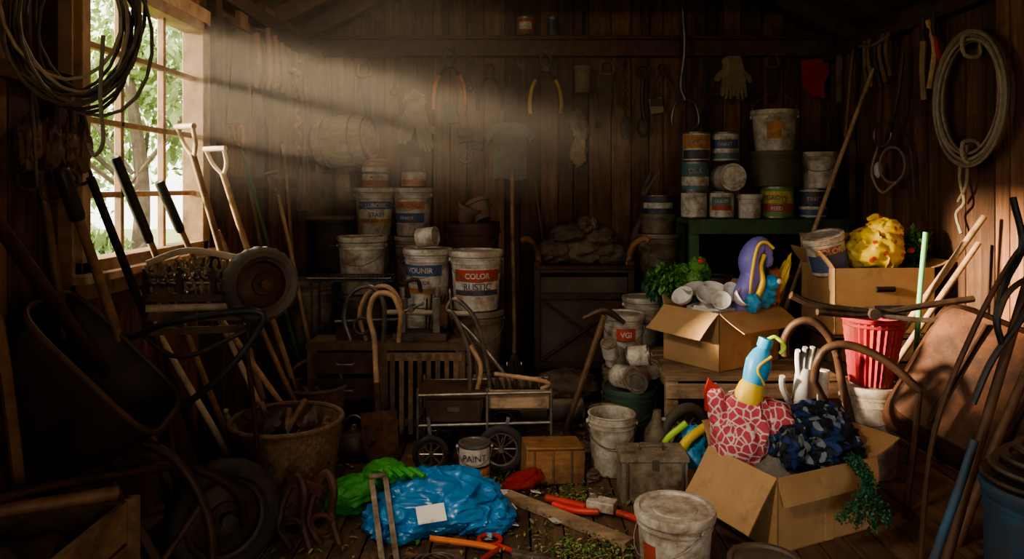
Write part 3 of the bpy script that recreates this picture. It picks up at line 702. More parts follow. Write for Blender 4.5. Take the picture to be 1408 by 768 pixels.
b=B(); b.tube([(1.22,6.35,1.72),(1.14,6.3,1.55),(1.12,6.2,1.35),(1.02,6.1,1.15),(1.00,6.25,.6),(1.0,6.3,.0)],lambda t:.022+.01*t,'bark',8)
b.tube([(1.13,6.28,1.5),(1.2,6.25,1.62),(1.27,6.25,1.72)],.014,'bark',8)
b.done('tree_branch_stick')

# ------------------------------------------------------------------ right-centre stacks
z=stack(1.22,6.1,3,.175,.40,['dark_drum','filthy_plastic','filthy_plastic'])
bucket(1.22,6.08,z,.14,.165,'filthy_plastic',bail=None,rb=.95)
bucket(1.22,6.08,z+.166,.135,.15,'steel',[(.05,.95,180,'lab_navy'),(.3,.6,60,'lab_white')],can=True,bail=None)
stack(.76,4.98,2,.142,.365,['filthy_plastic','white_plastic'],labs={1:[(.52,.76,28,'lab_red')]},txt={1:(('VGI',.65,.05,'lab_white'),)})
stack(.99,5.46,2,.155,.385,['filthy_plastic','white_plastic'])
bucket(.745,4.62,0,.165,.335,'green_drum',rb=.9)
b=B()
for (x,y,z,rr,h,d) in ((.66,4.58,.405,.07,.15,(.5,-.8,.1)),(.80,4.55,.40,.065,.13,(-.3,-.9,.0)),(.74,4.66,.50,.065,.15,(1,-.3,.2)),(.86,4.70,.405,.06,.12,(.2,-.9,.3)),(.64,4.70,.50,.05,.12,(-.2,-.5,.8))):
    vessel(b,rr,h,R.choice(['steel','filthy_plastic']),[(.1,.9,180,R.choice(['lab_white','terracotta']))],(),True,None,-90,True,frame((x,y,z),d))
b.done('heap_of_small_tins')
bucket(.575,4.42,0,.098,.25,'filthy_plastic',bail='down')
bucket(.56,4.08,0,.13,.33,'white_plastic',lid=False)
b=B(); p0=V((.36,4.75,.03)); p1=V((.60,4.72,.76)); b.tube([p0,(p0+p1)/2,p1],.02,'old_handle',8)
b.tube([p1+V((-.14,0,-.02)),p1+V((0,0,.03)),p1+V((.13,0,-.05))],lambda t:.026-.012*abs(t-.5)*2,'dark_iron',8); b.done('pickaxe')
b=B(); b.box((.72,3.76,.105),(.33,.20,.21),'filthy_plastic'); b.box((.72,3.76,.222),(.345,.215,.025),'filthy_plastic',t=.9)
b.tube([(.66,3.76,.235),(.66,3.76,.27),(.78,3.76,.27),(.78,3.76,.235)],.006,'steel',6,sm=False); b.box((.72,3.652,.20),(.03,.01,.05),'steel')
for sx in(-1,1): b.box((.72+sx*.14,3.655,.11),(.012,.008,.2),'steel')
b.done('metal_tackle_box',bevel=.008)
b=B(); wheel(b,(1.00,4.22,.175),(-.5,1,.12),.17,.05,'tan_rubber','steel',8,False); b.done('small_spoked_wheel')
b=B()
b.lathe([(0,0),(.05,0),(.055,.08),(.07,.16),(.06,.2),(.03,.26),(.022,.32)],'filthy_plastic',24,xf((.80,4.16,0),(0,6,0)))
b.tube([(.86,4.16,.1),(.92,4.16,.16),(.90,4.16,.25),(.84,4.16,.27)],.012,'white_plastic',8); b.done('plastic_watering_jug')
b=B()
b.tube([(.86,3.92,.05),(.93,3.90,.22),(1.04,3.92,.30)],lambda t:.03-.006*t,'yellow_plastic',12)
b.tube([(.82,4.0,.05),(.84,3.98,.20),(.95,3.96,.31)],.018,'lime_plastic',10)
b.blob((.96,3.88,.10),(.09,.08,.10),'sky_plastic',.3,2,flat=0); b.blob((1.00,3.98,.2),(.07,.07,.09),'sky_plastic',.3,2)
b.cyl((.90,3.80,.0),(.90,3.80,.12),.05,'yellow_plastic'); b.box((.88,3.98,.03),(.12,.1,.06),'lime_plastic')
b.done('plastic_toy_pile')

# ------------------------------------------------------------------ green shelf and cans
b=B(); x0,x1=1.36,2.62
for i in range(3): b.box(((x0+x1)/2,5.70+.19*i,1.32),(x1-x0,.18,.04),'green_paint')
b.box(((x0+x1)/2,5.62,1.265),(x1-x0-.04,.03,.08),'green_paint')
for x in(x0+.05,x1-.05):
    for y in(5.65,6.12): b.box((x,y,.65),(.075,.06,1.30),'green_paint')
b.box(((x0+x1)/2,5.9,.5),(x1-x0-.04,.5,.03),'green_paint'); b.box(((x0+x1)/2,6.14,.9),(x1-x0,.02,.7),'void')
b.done('green_shelf_bench',bevel=.004)
Z1=1.342; T=.232
def can(x,y,z,r,h,labs,txt=(),**k): return bucket(x,y,z,r,h,'steel',labs,txt,can=True,bail=k.pop('bail',None),**k)
W180=(.06,.94,180,'lab_white')
can(1.45,5.80,Z1,.10,T-.02,[W180]); can(1.665,5.78,Z1,.095,T-.02,[W180,(.3,.8,50,'lab_teal'),(.3,.5,50,'lab_red')],[('GLOSS',.65,.035,'lab_white')])
can(1.46,5.80,Z1+T-.02,.105,T,[(.06,.94,180,'lab_teal'),(.2,.5,180,'lab_white')],[('OILS',.7,.05,'lab_white')])
b=B(); vessel(b,.105,.20,'white_plastic',[(.1,.9,180,'lab_white')],(),True,None,-90,True,frame((1.70,5.86,Z1+T-.02+.108),(.12,-1,.02))); b.done('paint_can')
can(1.47,5.80,Z1+2*T-.019,.105,.235,[W180,(.45,.9,70,'lab_orange'),(.1,.4,70,'lab_navy')],[('COLOR',.66,.04,'lab_white')])
can(1.705,5.82,Z1+2*T-.019,.105,.235,[W180,(.45,.75,70,'lab_blue'),(.1,.3,180,'lab_teal')],[('PAINT',.6,.04,'lab_white')])
bucket(1.88,5.76,Z1,.09,.19,'white_plastic',bail=None,rb=.95)
can(2.12,5.82,Z1,.13,.25,[(.06,.94,180,'lab_green'),(.2,.45,180,'lab_red'),(.48,.85,60,'lab_yellow')],[('GROW',.66,.05,'ink'),('FEED',.32,.04,'lab_white')])
bucket(2.12,5.88,Z1+.251,.20,.28,'dark_drum',bail=None,name='metal_drum',rb=1)
bucket(2.12,5.88,Z1+.532,.175,.33,'white_plastic',[(.3,.7,20,'lab_orange')],bail='up')
can(2.40,5.80,Z1,.105,.235,[W180,(.4,.9,180,'lab_navy'),(.1,.3,180,'lab_blue')],[('TINT',.65,.04,'lab_white')])
bucket(2.47,5.86,Z1+.236,.14,.29,'white_plastic')
bucket(1.62,5.85,.516,.16,.36,'dark_drum'); bucket(2.1,5.85,.516,.16,.36,'filthy_plastic')
can(1.95,6.05,Z1,.06,.12,[W180])

# ------------------------------------------------------------------ bench with cardboard boxes
b=B(); x0,x1,y0,y1,zt=.93,1.98,4.38,5.22,.45
for i in range(6): b.box(((x0+x1)/2,y0+.07+.14*i,zt-.015),(x1-x0,.125,.03),'bench_wood')
for x in(x0+.04,(x0+x1)/2,x1-.04):
    for y in(y0+.05,y1-.05): b.box((x,y,.21),(.075,.06,.42),'bench_wood')
    b.box((x,(y0+y1)/2,zt-.055),(.07,y1-y0-.04,.05),'bench_wood')
b.box(((x0+x1)/2,y0+.012,.36),(x1-x0,.022,.09),'bench_wood'); b.box(((x0+x1)/2,y0+.012,.13),(x1-x0,.022,.08),'bench_wood')
b.done('wooden_pallet_bench',bevel=.004)
def cbox(name,c,rz,w,d,h,fl,fw=.2,hole=False,tape=True):
    """fl: flap angles from straight-up, keyed f,b,l,r"""
    b=B(); b.X=xf(c,(0,0,rz)); t=.006; m='cardboard'
    b.box((0,0,t/2),(w,d,t),m,t=.4)
    b.box((0,-d/2+t/2,h/2),(w,t,h),m,t=.5); b.box((0,d/2-t/2,h/2),(w,t,h),m,t=.4)
    b.box((-w/2+t/2,0,h/2),(t,d,h),m,t=.6); b.box((w/2-t/2,0,h/2),(t,d,h),m,t=.4)
    for k,a in fl.items():
        L=fw if not isinstance(a,tuple) else a[1]; a=a if not isinstance(a,tuple) else a[0]
        a=radians(a)
        if k in 'fb':
            sg=-1 if k=='f' else 1; o=V((0,sg*d/2,h)); dr=V((0,sg*sin(a),cos(a))); sp=V((w/2-.004,0,0))
        else:
            sg=-1 if k=='l' else 1; o=V((sg*w/2,0,h)); dr=V((sg*sin(a),0,cos(a))); sp=V((0,d/2-.004,0))
        nn=dr.cross(sp).normalized()*t/2
        nu,nv=6,5; vs=[]
        for s_ in(1,-1):
            for j in range(nv+1):
                for i in range(nu+1):
                    u=i/nu*2-1;v=j/nv
                    vs.append(o+sp*(u*(1-.03*v))+dr*(L*v)+nn*s_+nn.normalized()*(.012*sin(v*2.2+u)*v))
        q=(nu+1)*(nv+1); fs=[]
        for j in range(nv):
            for i in range(nu):
                p0=j*(nu+1)+i; fs.append((p0,p0+1,p0+nu+2,p0+nu+1)); fs.append((q+p0+nu+1,q+p0+nu+2,q+p0+1,q+p0))
        for i in range(nu): 
            fs.append((i+1,i,q+i,q+i+1)); e=nv*(nu+1)+i; fs.append((e,e+1,q+e+1,q+e))
        for j in range(nv):
            e=j*(nu+1); fs.append((e,e+nu+1,q+e+nu+1,q+e)); e+=nu; fs.append((e+nu+1,e,q+e,q+e+nu+1))
        b.add(vs,fs,m,.55)
    if hole:
        b.tube([(-.06,-d/2-.001,h*.68),(.06,-d/2-.001,h*.68)],.018,'void',10,sm=False)
        b.box((.03,-d/2-.002,h*.35),(.2,.003,.07),'lab_navy'); b.box((.03,-d/2-.004,h*.35),(.15,.002,.025),'lab_white')
    if tape: b.box((0,-d/2-.001,h*.5),(.05,.002,h*.98),'cardboard',t=.9)
    b.done(name)
cbox('cardboard_box',(1.385,4.82,.452),35,.60,.46,.36,dict(l=(128,.22),f=(122,.20),r=(40,.16),b=(20,.12)))
cbox('cardboard_box',(2.36,4.86,.655),4,.66,.46,.42,dict(l=(35,.14),b=(12,.2),r=(75,.12)),hole=True,tape=False)
b=B()
for k in range(4):
    for (px,py,w,d) in ((0,-.24,.70,.02),(0,.24,.70,.02),(-.34,0,.02,.46),(.34,0,.02,.46)): b.box((2.36+px,4.87+py,.10+.15*k),(w,d,.135),'old_wood')
for sx in(-1,1):
    for sy in(-1,1): b.box((2.36+sx*.32,4.87+sy*.22,.32),(.04,.04,.64),'old_wood')
b.box((2.36,4.87,.64),(.70,.50,.02),'old_wood')
b.done('wooden_crate',bevel=.003)
cbox('cardboard_box',(1.336,3.485,0),25,.62,.45,.33,dict(l=(143,.27),f=(172,.12),b=(25,.12),r=(75,.18)))

b=B(); b.leaves((1.02,4.95,.92),(.13,.10,.13),520,.045,'leaf_dark',.2); b.leaves((1.06,4.9,.97),(.16,.12,.12),380,.04,'leaf_green',.4)
for (x,y,z,r_) in ((1.25,4.88,1.06,.06),(1.17,4.93,1.02,.05),(1.22,4.84,.98,.055),(1.30,4.95,1.0,.055),(1.14,4.88,.93,.055)):
    b.blob((x,y,z),(r_,r_,r_),'leaf_green',.25,6,nu=30,nv=18,t=.6); b.leaves((x,y,z),(r_*1.1,)*3,90,.018,'leaf_green',.9)
b.tube([(1.22,4.86,.7),(1.23,4.87,.85),(1.25,4.88,1.02)],.02,'leaf_dark',8); b.tube([(1.02,4.95,.7),(1.05,4.93,.9)],.02,'leaf_dark',8)
b.blob((1.25,4.82,1.10),(.020,.016,.016),'red_plastic',0,1)
b.done('artificial_plant')
b=B()
b.tube([(1.46,4.66,.74),(1.48,4.66,.90),(1.54,4.68,1.02),(1.53,4.69,1.12),(1.57,4.69,1.20),(1.62,4.70,1.22),(1.66,4.70,1.15)],lambda t:.055+.030*sin(t*3.0)-.03*t,'purple_plastic',16)
b.tube([(1.53,4.61,.85),(1.59,4.62,.98),(1.585,4.63,1.08),(1.61,4.64,1.16)],lambda t:.016+.004*sin(t*6),'yellow_plastic',10)
b.tube([(1.49,4.60,.84),(1.55,4.62,1.18),(1.61,4.63,1.24),(1.67,4.64,1.20)],.010,'yellow_plastic',10)
b.blob((1.655,4.70,1.12),(.032,.03,.05),'purple_plastic',.1,1)
b.done('plush_dinosaur_toy')
b=B(); b.blob((1.62,4.72,.90),(.10,.08,.09),'sky_plastic',.25,2); b.blob((1.66,4.66,.98),(.055,.05,.05),'sky_plastic',.1,2)
b.blob((1.52,4.60,.86),(.05,.05,.06),'sky_plastic',.2,2); b.blob((1.70,4.63,.99),(.02,.02,.02),'white_plastic',0,1)
b.blob((1.72,4.80,.93),(.05,.05,.12),'orange_plastic',.3,2); b.blob((1.80,4.85,.98),(.03,.04,.15),'yellow_plastic',.3,2,rot=(0,20,0)); b.blob((1.68,4.85,1.0),(.04,.04,.12),'lab_teal',.3,2,rot=(0,-15,0))
b.done('plush_toy_heap')
b=B()
for (x,y,z,d,s_) in ((1.12,4.70,.86,(-.5,-.5,.7),1),(1.22,4.63,.87,(.3,-.6,.8),1.1),(1.32,4.58,.86,(-.3,-.8,.5),.85),(1.42,4.60,.87,(.7,-.5,.6),.9),(1.30,4.70,.90,(.1,-.3,.9),1.1),(1.19,4.72,.90,(-.3,-.2,.9),1),(1.39,4.68,.90,(.2,-.7,.4),.9)):
    b.lathe([(0,0),(.03*s_,0),(.055*s_,.02),(.068*s_,.05),(.072*s_,.055),(.062*s_,.05),(.045*s_,.022),(0,.012)],'white_cloth',24,frame((x,y,z),d))
b.blob((1.33,4.74,.78),(.20,.14,.08),'white_cloth',.3,2)
b.done('bowl_pile')
b=B(); b.blob((1.385,4.82,.62),(.20,.16,.13),'grey_cloth',.2,2); b.done('crumpled_cloth')
b=B(); F=frame((2.10,4.80,1.04),(-.28,-.12,1)); vessel(b,.125,.25,'white_plastic',[(.08,.86,75,'lab_white'),(.10,.55,75,'lab_blue'),(.55,.75,40,'lab_red')],[('COLOR',.65,.05,'lab_white')],True,None,-100,False,F,rb=.95); b.done('paint_tub')
b=B(); b.blob((2.38,4.78,1.18),(.19,.14,.16),'yellow_pattern',.22,1.5,nu=80,nv=50,ridge=True,seed=2.2); b.blob((2.44,4.78,1.30),(.12,.09,.09),'yellow_pattern',.25,1.6,nu=60,nv=36,ridge=True,seed=4.4)
b.tube([(2.46,4.80,1.33),(2.40,4.78,1.40),(2.33,4.76,1.38)],lambda t:.025-.012*t,'yellow_pattern',12); b.done('yellow_patterned_bag')
b=B(); b.leaves((2.63,4.80,1.16),(.10,.10,.10),300,.05,'leaf_dark',.3); b.leaves((2.66,4.78,1.22),(.09,.08,.12),160,.045,'leaf_green',.3)
for k in range(6): b.tube([(2.62,4.8,1.0),(2.60+.02*k,4.79,1.2),(2.56+.04*k,4.77,1.30)],.005,'leaf_dark',6)
b.blob((2.59,4.72,1.18),(.02,.02,.02),'red_plastic',0,1); b.blob((2.67,4.73,1.2),(.02,.02,.02),'red_plastic',0,1); b.done('artificial_plant')
b=B(); b.blob((2.36,4.86,.88),(.26,.18,.16),'grey_cloth',.2,2); b.done('crumpled_cloth')
b=B()
b.blob((1.12,3.54,.41),(.16,.15,.19),'pink_lace',.20,1.3,rot=(0,8,0),nu=64,nv=40,ridge=True,seed=1.7)
b.blob((1.27,3.53,.46),(.10,.10,.10),'pink_lace',.2,1.8); b.blob((1.01,3.54,.50),(.055,.05,.14),'pink_lace',.2,1.8,rot=(0,-14,0))
b.poly([(-.05,0),(.05,0),(.035,.10),(0,.15),(-.03,.10)],.02,'red_plastic',xf((.985,3.53,.52),(90,-12,0)))
b.done('patterned_plush_duck')
b=B(); F=frame((1.13,3.52,.535),(.28,.0,.9))
b.lathe([(0,0),(.066,0),(.068,.06),(.060,.10),(.050,.12)],'yellow_plastic',24,F); b.lathe([(.050,.12),(.058,.16),(.062,.22),(.045,.27),(.028,.29)],'sky_plastic',24,F)
b.lathe([(.028,.29),(.035,.30),(.035,.34),(.0,.345)],'sky_plastic',20,F); b.tube([F@V((0,0,.33)),F@V((.04,0,.36)),F@V((.09,-.01,.33)),F@V((.08,-.01,.29))],.010,'lime_plastic',8)
b.tube([F@V((.04,-.04,.13)),F@V((-.02,-.062,.20)),F@V((.03,-.05,.27))],.007,'yellow_plastic',8)
b.done('toy_spray_bottle')
b=B(); b.blob((1.43,3.50,.36),(.23,.17,.14),'dark_pattern',.4,2.0,nu=80,nv=48,ridge=True); b.blob((1.50,3.60,.43),(.15,.12,.10),'dark_pattern',.4,2.0,nu=60,nv=36,ridge=True)
b.blob((1.30,3.36,.38),(.07,.06,.09),'dark_pattern',.3,2.6,nu=40,nv=24); b.done('patterned_blanket')
b=B(); b.blob((1.32,3.48,.2),(.22,.14,.15),'grey_cloth',.2,2); b.done('crumpled_cloth')
b=B()
for k in range(4):
    a=-.3+.2*k; pts=[(1.54,3.30,.36),(1.56,3.20,.32),(1.54+a*.18,3.16,.22),(1.53+a*.35,3.15,.12+.02*abs(k-2))]
    b.tube(pts,.004,'leaf_dark',6)
    for p in spline(pts,6): b.leaves(p,(.035,.03,.035),24,.016,'leaf_dark',.2)
b.done('artificial_fir_garland')
b=B()
b.tube([(1.56,3.95,.0),(1.56,3.95,.18),(1.58,3.96,.45),(1.60,3.98,.60)],lambda t:.065-.02*t,'white_cloth',14)
for k in range(4): b.tube([(1.56+.025*k,3.96,.55),(1.55+.035*k,3.95,.66),(1.545+.04*k,3.93,.71+.02*sin(k))],.015,'white_cloth',8)
b.tube([(1.70,4.02,.0),(1.72,4.03,.4),(1.73,4.03,.58)],.03,'white_cloth',10); b.tube([(1.52,3.96,.4),(1.47,3.95,.5),(1.46,3.93,.57)],.017,'white_cloth',8)
b.done('work_gloves')
b=B(); X=xf((2.0,4.06,.50),(0,3,0))
b.lathe([(.10,0)]+[(.105+.05*i/14,.36*i/14) for i in range(15)]+[(.15,.36),(.10,.02),(0,.02)],'red_wicker',112,X,disp=lambda i,a:.006*cos(a*28)+.003*(i%2))
b.ring(X@V((0,0,.36)),.155,.014,'red_wicker'); b.ring(X@V((0,0,.33)),.15,.01,'red_wicker'); b.done('red_wicker_basket')
bucket(2.0,4.06,0,.15,.50,'white_plastic',name='plastic_bucket')
tool('green_garden_stake',(2.40,4.22,1.33),(2.30,4.22,0),sm='mint_plastic',r=.016)

# rusty wheelbarrow tray standing on edge at the right
b=B(); fnx=tubfn(.40,.45,.26,.22); b.X=frame((2.46,3.66,.50),(.60,.64,-.46),(.42,.0,.80))
b.grid(fnx,64,24,'rust',t=.4)
b.tube([fnx(i/64,0) for i in range(64)],.014,'rust_dark',8,True,sm=False)
for sy in(-1,1): b.tube([(-.28,sy*.15,-.285),(0,sy*.15,-.292),(.28,sy*.15,-.285)],.012,'rust_dark',8)
b.done('rusty_wheelbarrow_tray')
b=B()
b.tube([(1.42,3.78,.72),(1.41,3.75,.82),(1.46,3.72,.90),(1.55,3.70,.90),(1.64,3.70,.78),(1.69,3.72,.58),(1.76,3.76,.34),(1.80,3.80,.0)],.021,'rust_dark',10)
b.tube([(1.52,3.66,.62),(1.52,3.62,.72),(1.57,3.60,.80),(1.68,3.58,.81),(1.83,3.54,.74),(1.95,3.48,.62)],.021,'rust_dark',10)
b.tube([(1.52,3.66,.62),(1.60,3.70,.5),(1.70,3.74,.42)],.018,'rust_dark',10)
b.tube([(1.95,3.48,.62),(1.93,3.5,.3),(1.90,3.52,.0)],.015,'rust_dark',8)
b.cyl((1.66,3.71,.72),(1.62,3.59,.80),.012,'dark_iron')
b.done('plough_handles')
b=B()
b.tube([(1.48,3.86,1.02),(1.62,3.86,.965),(1.90,3.88,.93),(2.10,3.88,.92)],lambda t:.022-.008*t,'dark_iron',8)
b.tube([(1.62,3.86,.93),(1.90,3.88,.91),(2.20,3.88,.96),(2.45,3.86,1.0)],.018,'dark_iron',8)
b.tube([(1.90,3.86,.92),(2.2,3.84,.89),(2.48,3.82,.94)],.014,'steel',8); b.cyl((1.92,3.84,.92),(1.92,3.92,.92),.03,'dark_iron')
b.done('rusty_hedge_shears')
tool('wooden_pole',(2.76,4.25,1.42),(1.74,4.28,0),sm='handle_wood',r=.020)
tool('wooden_pole',(2.78,4.33,1.26),(1.90,4.32,0),sm='handle_wood',r=.018)
tool('wooden_pole',(2.72,3.45,1.42),(1.98,3.24,0),sm='old_handle',r=.021)
tool('wooden_pole',(2.76,3.30,1.18),(2.08,3.18,0),sm='rust_dark',r=.018)
tool('digging_bar',(2.33,3.08,1.72),(1.76,2.98,0),None,None,sm='rust_dark',r=.02)
tool('iron_crowbar',(1.82,2.86,.60),(1.62,2.86,0),sm='blue_paint',r=.018)
tool('wooden_pole',(2.62,3.2,1.55),(2.35,2.8,0),sm='old_handle',r=.022)
b=B()
b.tube([(2.10,3.05,1.55),(2.14,3.05,1.35),(2.05,3.02,1.20),(2.0,3.0,1.05),(2.02,3.0,.95)],.014,'black_paint',8)
b.tube([(2.22,3.05,1.62),(2.24,3.05,1.40),(2.22,3.02,1.25),(2.10,3.0,1.05),(1.98,3.0,.88),(1.9,3.0,.70)],.014,'black_paint',8)
b.tube([(2.0,3.0,1.05),(2.04,2.99,1.16),(2.14,3.0,1.22),(2.2,3.0,1.18),(2.12,3.0,1.06)],.012,'dark_iron',8,)
b.tube([(2.20,3.06,1.40),(2.10,3.06,1.28),(1.96,3.08,1.0),(1.8,3.1,.55),(1.75,3.12,0)],.012,'rust_dark',8)
b.done('long_reach_loppers')
bucket(1.93,2.60,0,.21,.53,'blue_paint',name='blue_barrel',rb=.95,bail=None)
b=B()
for k,(z,r_) in enumerate(((.532,.215),(.565,.20),(.60,.18),(.63,.15))):
    b.lathe([(0,z),(r_*.9,z),(r_,z+.006),(r_+.006,z+.016),(r_,z+.026),(r_*.85,z+.024),(r_*.8,z+.014),(0,z+.012)],'dark_iron',40,xf((1.93+.015*k,2.60,0),(0,0,0)))
b.done('stack_of_bucket_lids')

# ------------------------------------------------------------------ floor centre
b=B(); vessel(b,.083,.235,'steel',[(.05,.95,180,'lab_navy'),(.55,.93,70,'lab_white'),(.08,.32,70,'lab_white'),(.33,.50,70,'lab_orange')],[('PAINT',.74,.045,'ink'),('LATEX',.42,.03,'lab_white')],True,'down',camface(-.19,4.13),True,Matrix.Translation((-.20,3.88,0))); b.done('paint_can')
bucket(.66,2.95,0,.152,.30,'white_plastic',[(.35,.62,14,'lab_red')],off=-45)
bucket(.95,2.72,0,.13,.20,'dark_drum')
b=B()
b.box((.22,3.98,.10),(.32,.20,.19),'block_wood',rot=(0,2,8)); 
for dx in(-.10,.0,.10): b.box((.22+dx,3.876+.014*dx/.1,.10),(.012,.01,.18),'old_wood',rot=(0,0,8))
b.box((.22,3.96,.20),(.31,.19,.012),'block_wood',rot=(0,2,8)); b.done('wooden_block_box',bevel=.012)
b=B(); b.blob((.06,3.82,.05),(.11,.05,.05),'red_cloth',.3,2,rot=(0,-20,0),flat=0); b.done('red_cloth_rag')
b=B()
b.blob((-.36,3.50,.08),(.30,.22,.15),'blue_bag_plastic',.30,1.35,nu=150,nv=90,ridge=True,flat=.003,seed=3.3)
b.blob((-.52,3.40,.05),(.17,.18,.10),'blue_bag_plastic',.34,1.5,nu=100,nv=60,ridge=True,flat=.003,seed=8.1)
b.blob((-.14,3.44,.04),(.15,.15,.09),'blue_bag_plastic',.34,1.5,nu=100,nv=60,ridge=True,flat=.003,seed=5.7)
b.blob((-.30,3.58,.14),(.12,.10,.07),'blue_bag_plastic',.5,1.6,nu=80,nv=50,ridge=True,flat=.003,seed=6.6)
b.done('blue_plastic_bag')
b=B(); b.blob((-.78,3.62,.07),(.15,.11,.09),'green_fabric',.3,1.5,rot=(0,-15,20),flat=.002,ridge=True,nu=60,nv=36); b.blob((-.64,3.66,.15),(.11,.09,.07),'green_fabric',.3,1.5,flat=.002,ridge=True,nu=60,nv=36); b.blob((-.58,3.50,.22),(.09,.06,.035),'green_fabric',.3,2)
for k in range(4): b.tube([(-.62+.03*k,3.52,.21),(-.60+.04*k,3.46,.25),(-.56+.05*k,3.41,.235)],.014,'green_fabric',8)
b.done('green_garden_gloves')
b=B(); 
for (p0,p1) in (((-.66,3.42,.22),(-.54,3.04,.01)),((-.60,3.44,.23),(-.47,3.00,.01)),((-.67,3.42,.23),(-.57,3.45,.24))): b.bar(p0,p1,.024,.008,'filthy_plastic',xh=(1,0,0))
b.done('folding_rule')
b=B(); b.box((-.36,3.24,.14),(.13,.08,.002),'paper',rot=(42,0,20)); b.done('paper_tag')
b=B()
b.tube([(-.36,3.18,.06),(-.28,3.18,.05),(-.14,3.18,.03),(-.06,3.17,.015)],.013,'orange_plastic',8)
b.tube([(-.13,3.04,.015),(-.12,3.09,.015),(-.05,3.17,.02)],.012,'red_plastic',8); b.tube([(-.13,3.04,.013),(-.04,3.02,.013),(.02,3.08,.013)],.012,'red_plastic',8)
b.ring((-.10,3.26,.013),.05,.010,'red_plastic'); b.tube([(-.06,3.21,.013),(.02,3.14,.015)],.011,'red_plastic',8)
b.poly([(0,-.02),(.10,-.016),(.17,0),(.10,.012),(0,.016)],.012,'steel',xf((.0,3.11,.016),(0,0,-8))); b.poly([(0,-.02),(.09,-.02),(.18,.002),(.10,.010),(0,.012)],.012,'steel',xf((.0,3.14,.024),(0,0,-20)))
b.done('red_pruning_shears')
b=B(); b.tube([(.17,3.66,.03),(.28,3.60,.03),(.36,3.55,.03)],.020,'red_plastic',10); b.tube([(.20,3.60,.025),(.30,3.53,.025),(.42,3.50,.03)],.016,'red_plastic',10)
b.box((.44,3.56,.04),(.14,.08,.05),'white_plastic',rot=(0,0,-25)); b.box((.40,3.60,.075),(.04,.05,.03),'steel'); b.tube([(.50,3.50,.03),(.56,3.48,.02),(.60,3.44,.02)],.016,'red_plastic',8)
b.done('red_handled_pliers',bevel=.006)
b=B(); b.bar((-.02,3.72,.016),(.52,3.22,.016),.028,.075,'bench_wood',xh=(0,0,1)); b.done('wooden_plank')
b=B()
for k in range(4): b.tube([(-.40+.07*cos(t*.52)+.03*k,3.08+.05*sin(t*.52),.008+.004*k) for t in range(12)],.005,'dark_cable',6,True)
b.tube([(-.60,3.02,.008),(-.5,2.98,.008),(-.42,3.04,.008),(-.3,3.0,.008)],.005,'dark_cable',6); b.done('tangled_cord')
b=B()
def lf(x,y,s,m,z=.006):
    a=R.random()*6.28; F=xf((x,y,z+R.random()*.01),(R.uniform(-18,18),R.uniform(-18,18),math.degrees(a)))
    b.add([F@V((0,-s,0)),F@V((s*.35,-s*.3,.004)),F@V((s*.3,s*.4,.006)),F@V((0,s,0)),F@V((-s*.3,s*.4,.006)),F@V((-s*.35,-s*.3,.004))],[(0,1,2,3,4,5)],m)
for _ in range(520):
    x=R.uniform(-1.2,1.1); y=R.uniform(2.9,5.4); lf(x,y,R.uniform(.008,.028),R.choice(['leaf_dry','leaf_dry','leaf_green','old_wood']))
for (cx,cy,sx,n) in ((.33,3.15,.12,460),(-.05,3.9,.14,140),(.35,3.72,.10,160),(.05,3.35,.15,60),(.12,3.85,.16,110),(-1.0,3.0,.12,80)):
    for _ in range(n): lf(cx+R.gauss(0,sx),cy+R.gauss(0,sx*.6),R.uniform(.006,.018),R.choice(['leaf_dry','leaf_green','leaf_dry']),.006+R.random()*.012)
b.done('fallen_leaves')
b=B()
for _ in range(110):
    x=R.uniform(-1.0,1.0); y=R.uniform(2.9,5.6); s_=R.uniform(.01,.035)
    b.box((x,y,s_*.25),(s_*R.uniform(1,3),s_,s_*.4),R.choice(['old_wood','block_wood','leather','dark_iron','steel']),rot=(0,0,R.uniform(0,180)))
for (x,y) in ((.12,3.78),(-.02,3.76),(.22,3.45),(-.02,3.6),(.0,3.42)): b.box((x,y,.014),(R.uniform(.05,.10),.05,.004),'paper',rot=(R.uniform(-15,15),12,R.uniform(0,180)))
b.done('floor_debris')
b=B()
for (x,y,rx) in ((.42,4.35,.06),(.30,4.5,.07),(-.60,4.0,.05),(-.64,3.96,.04),(.43,3.96,.05),(-1.05,4.15,.06)): b.blob((x,y,rx*.5),(rx,rx,rx*.6),'leather',.4,2,flat=.001)
b.blob((.42,5.45,.10),(.24,.18,.12),'sack_cloth',.3,2,flat=.001)
b.done('rag_pile')
b=B(); b.tube([(.48,4.95,.08),(.2,4.92,.08),(-.02,4.88,.08)],.075,'bark',12); b.done('fallen_log')

# ------------------------------------------------------------------ hanging items
def tongs(name,X0,m='dark_iron',hm='orange_plastic',s=1.0):
    b=B(); b.X=X0@Matrix.Scale(s,4)
    for sg in(-1,1):
        b.tube([(0,0,-.02),(sg*.05,0,-.06),(sg*.10,0,-.14),(sg*.13,0,-.25)],.014,m,8)
        b.tube([(sg*.085,-.002,-.11),(sg*.118,-.002,-.19),(sg*.135,-.002,-.30),(sg*.13,-.002,-.40)],.017,hm,10)
        b.tube([(0,0,-.02),(sg*.045,0,.03),(sg*.04,0,.09),(0,0,.12)],.016,m,8)
    b.cyl((0,-.03,-.02),(0,.03,-.02),.028,m); b.cyl((0,-.02,.13),(0,.06,.13),.008,'steel')
    return b.done(name)
tongs('orange_handled_tongs',Matrix.Translation((-.56,6.50,2.70)),s=1.05)
tongs('amber_handled_tongs',Matrix.Translation((.30,6.50,2.66)),hm='amber_plastic',s=1.05)
tongs('iron_calipers',Matrix.Translation((-.20,6.53,2.60)),hm='dark_iron',s=.8)
tongs('iron_calipers',Matrix.Translation((1.35,6.53,2.62)),hm='leather',s=.6)
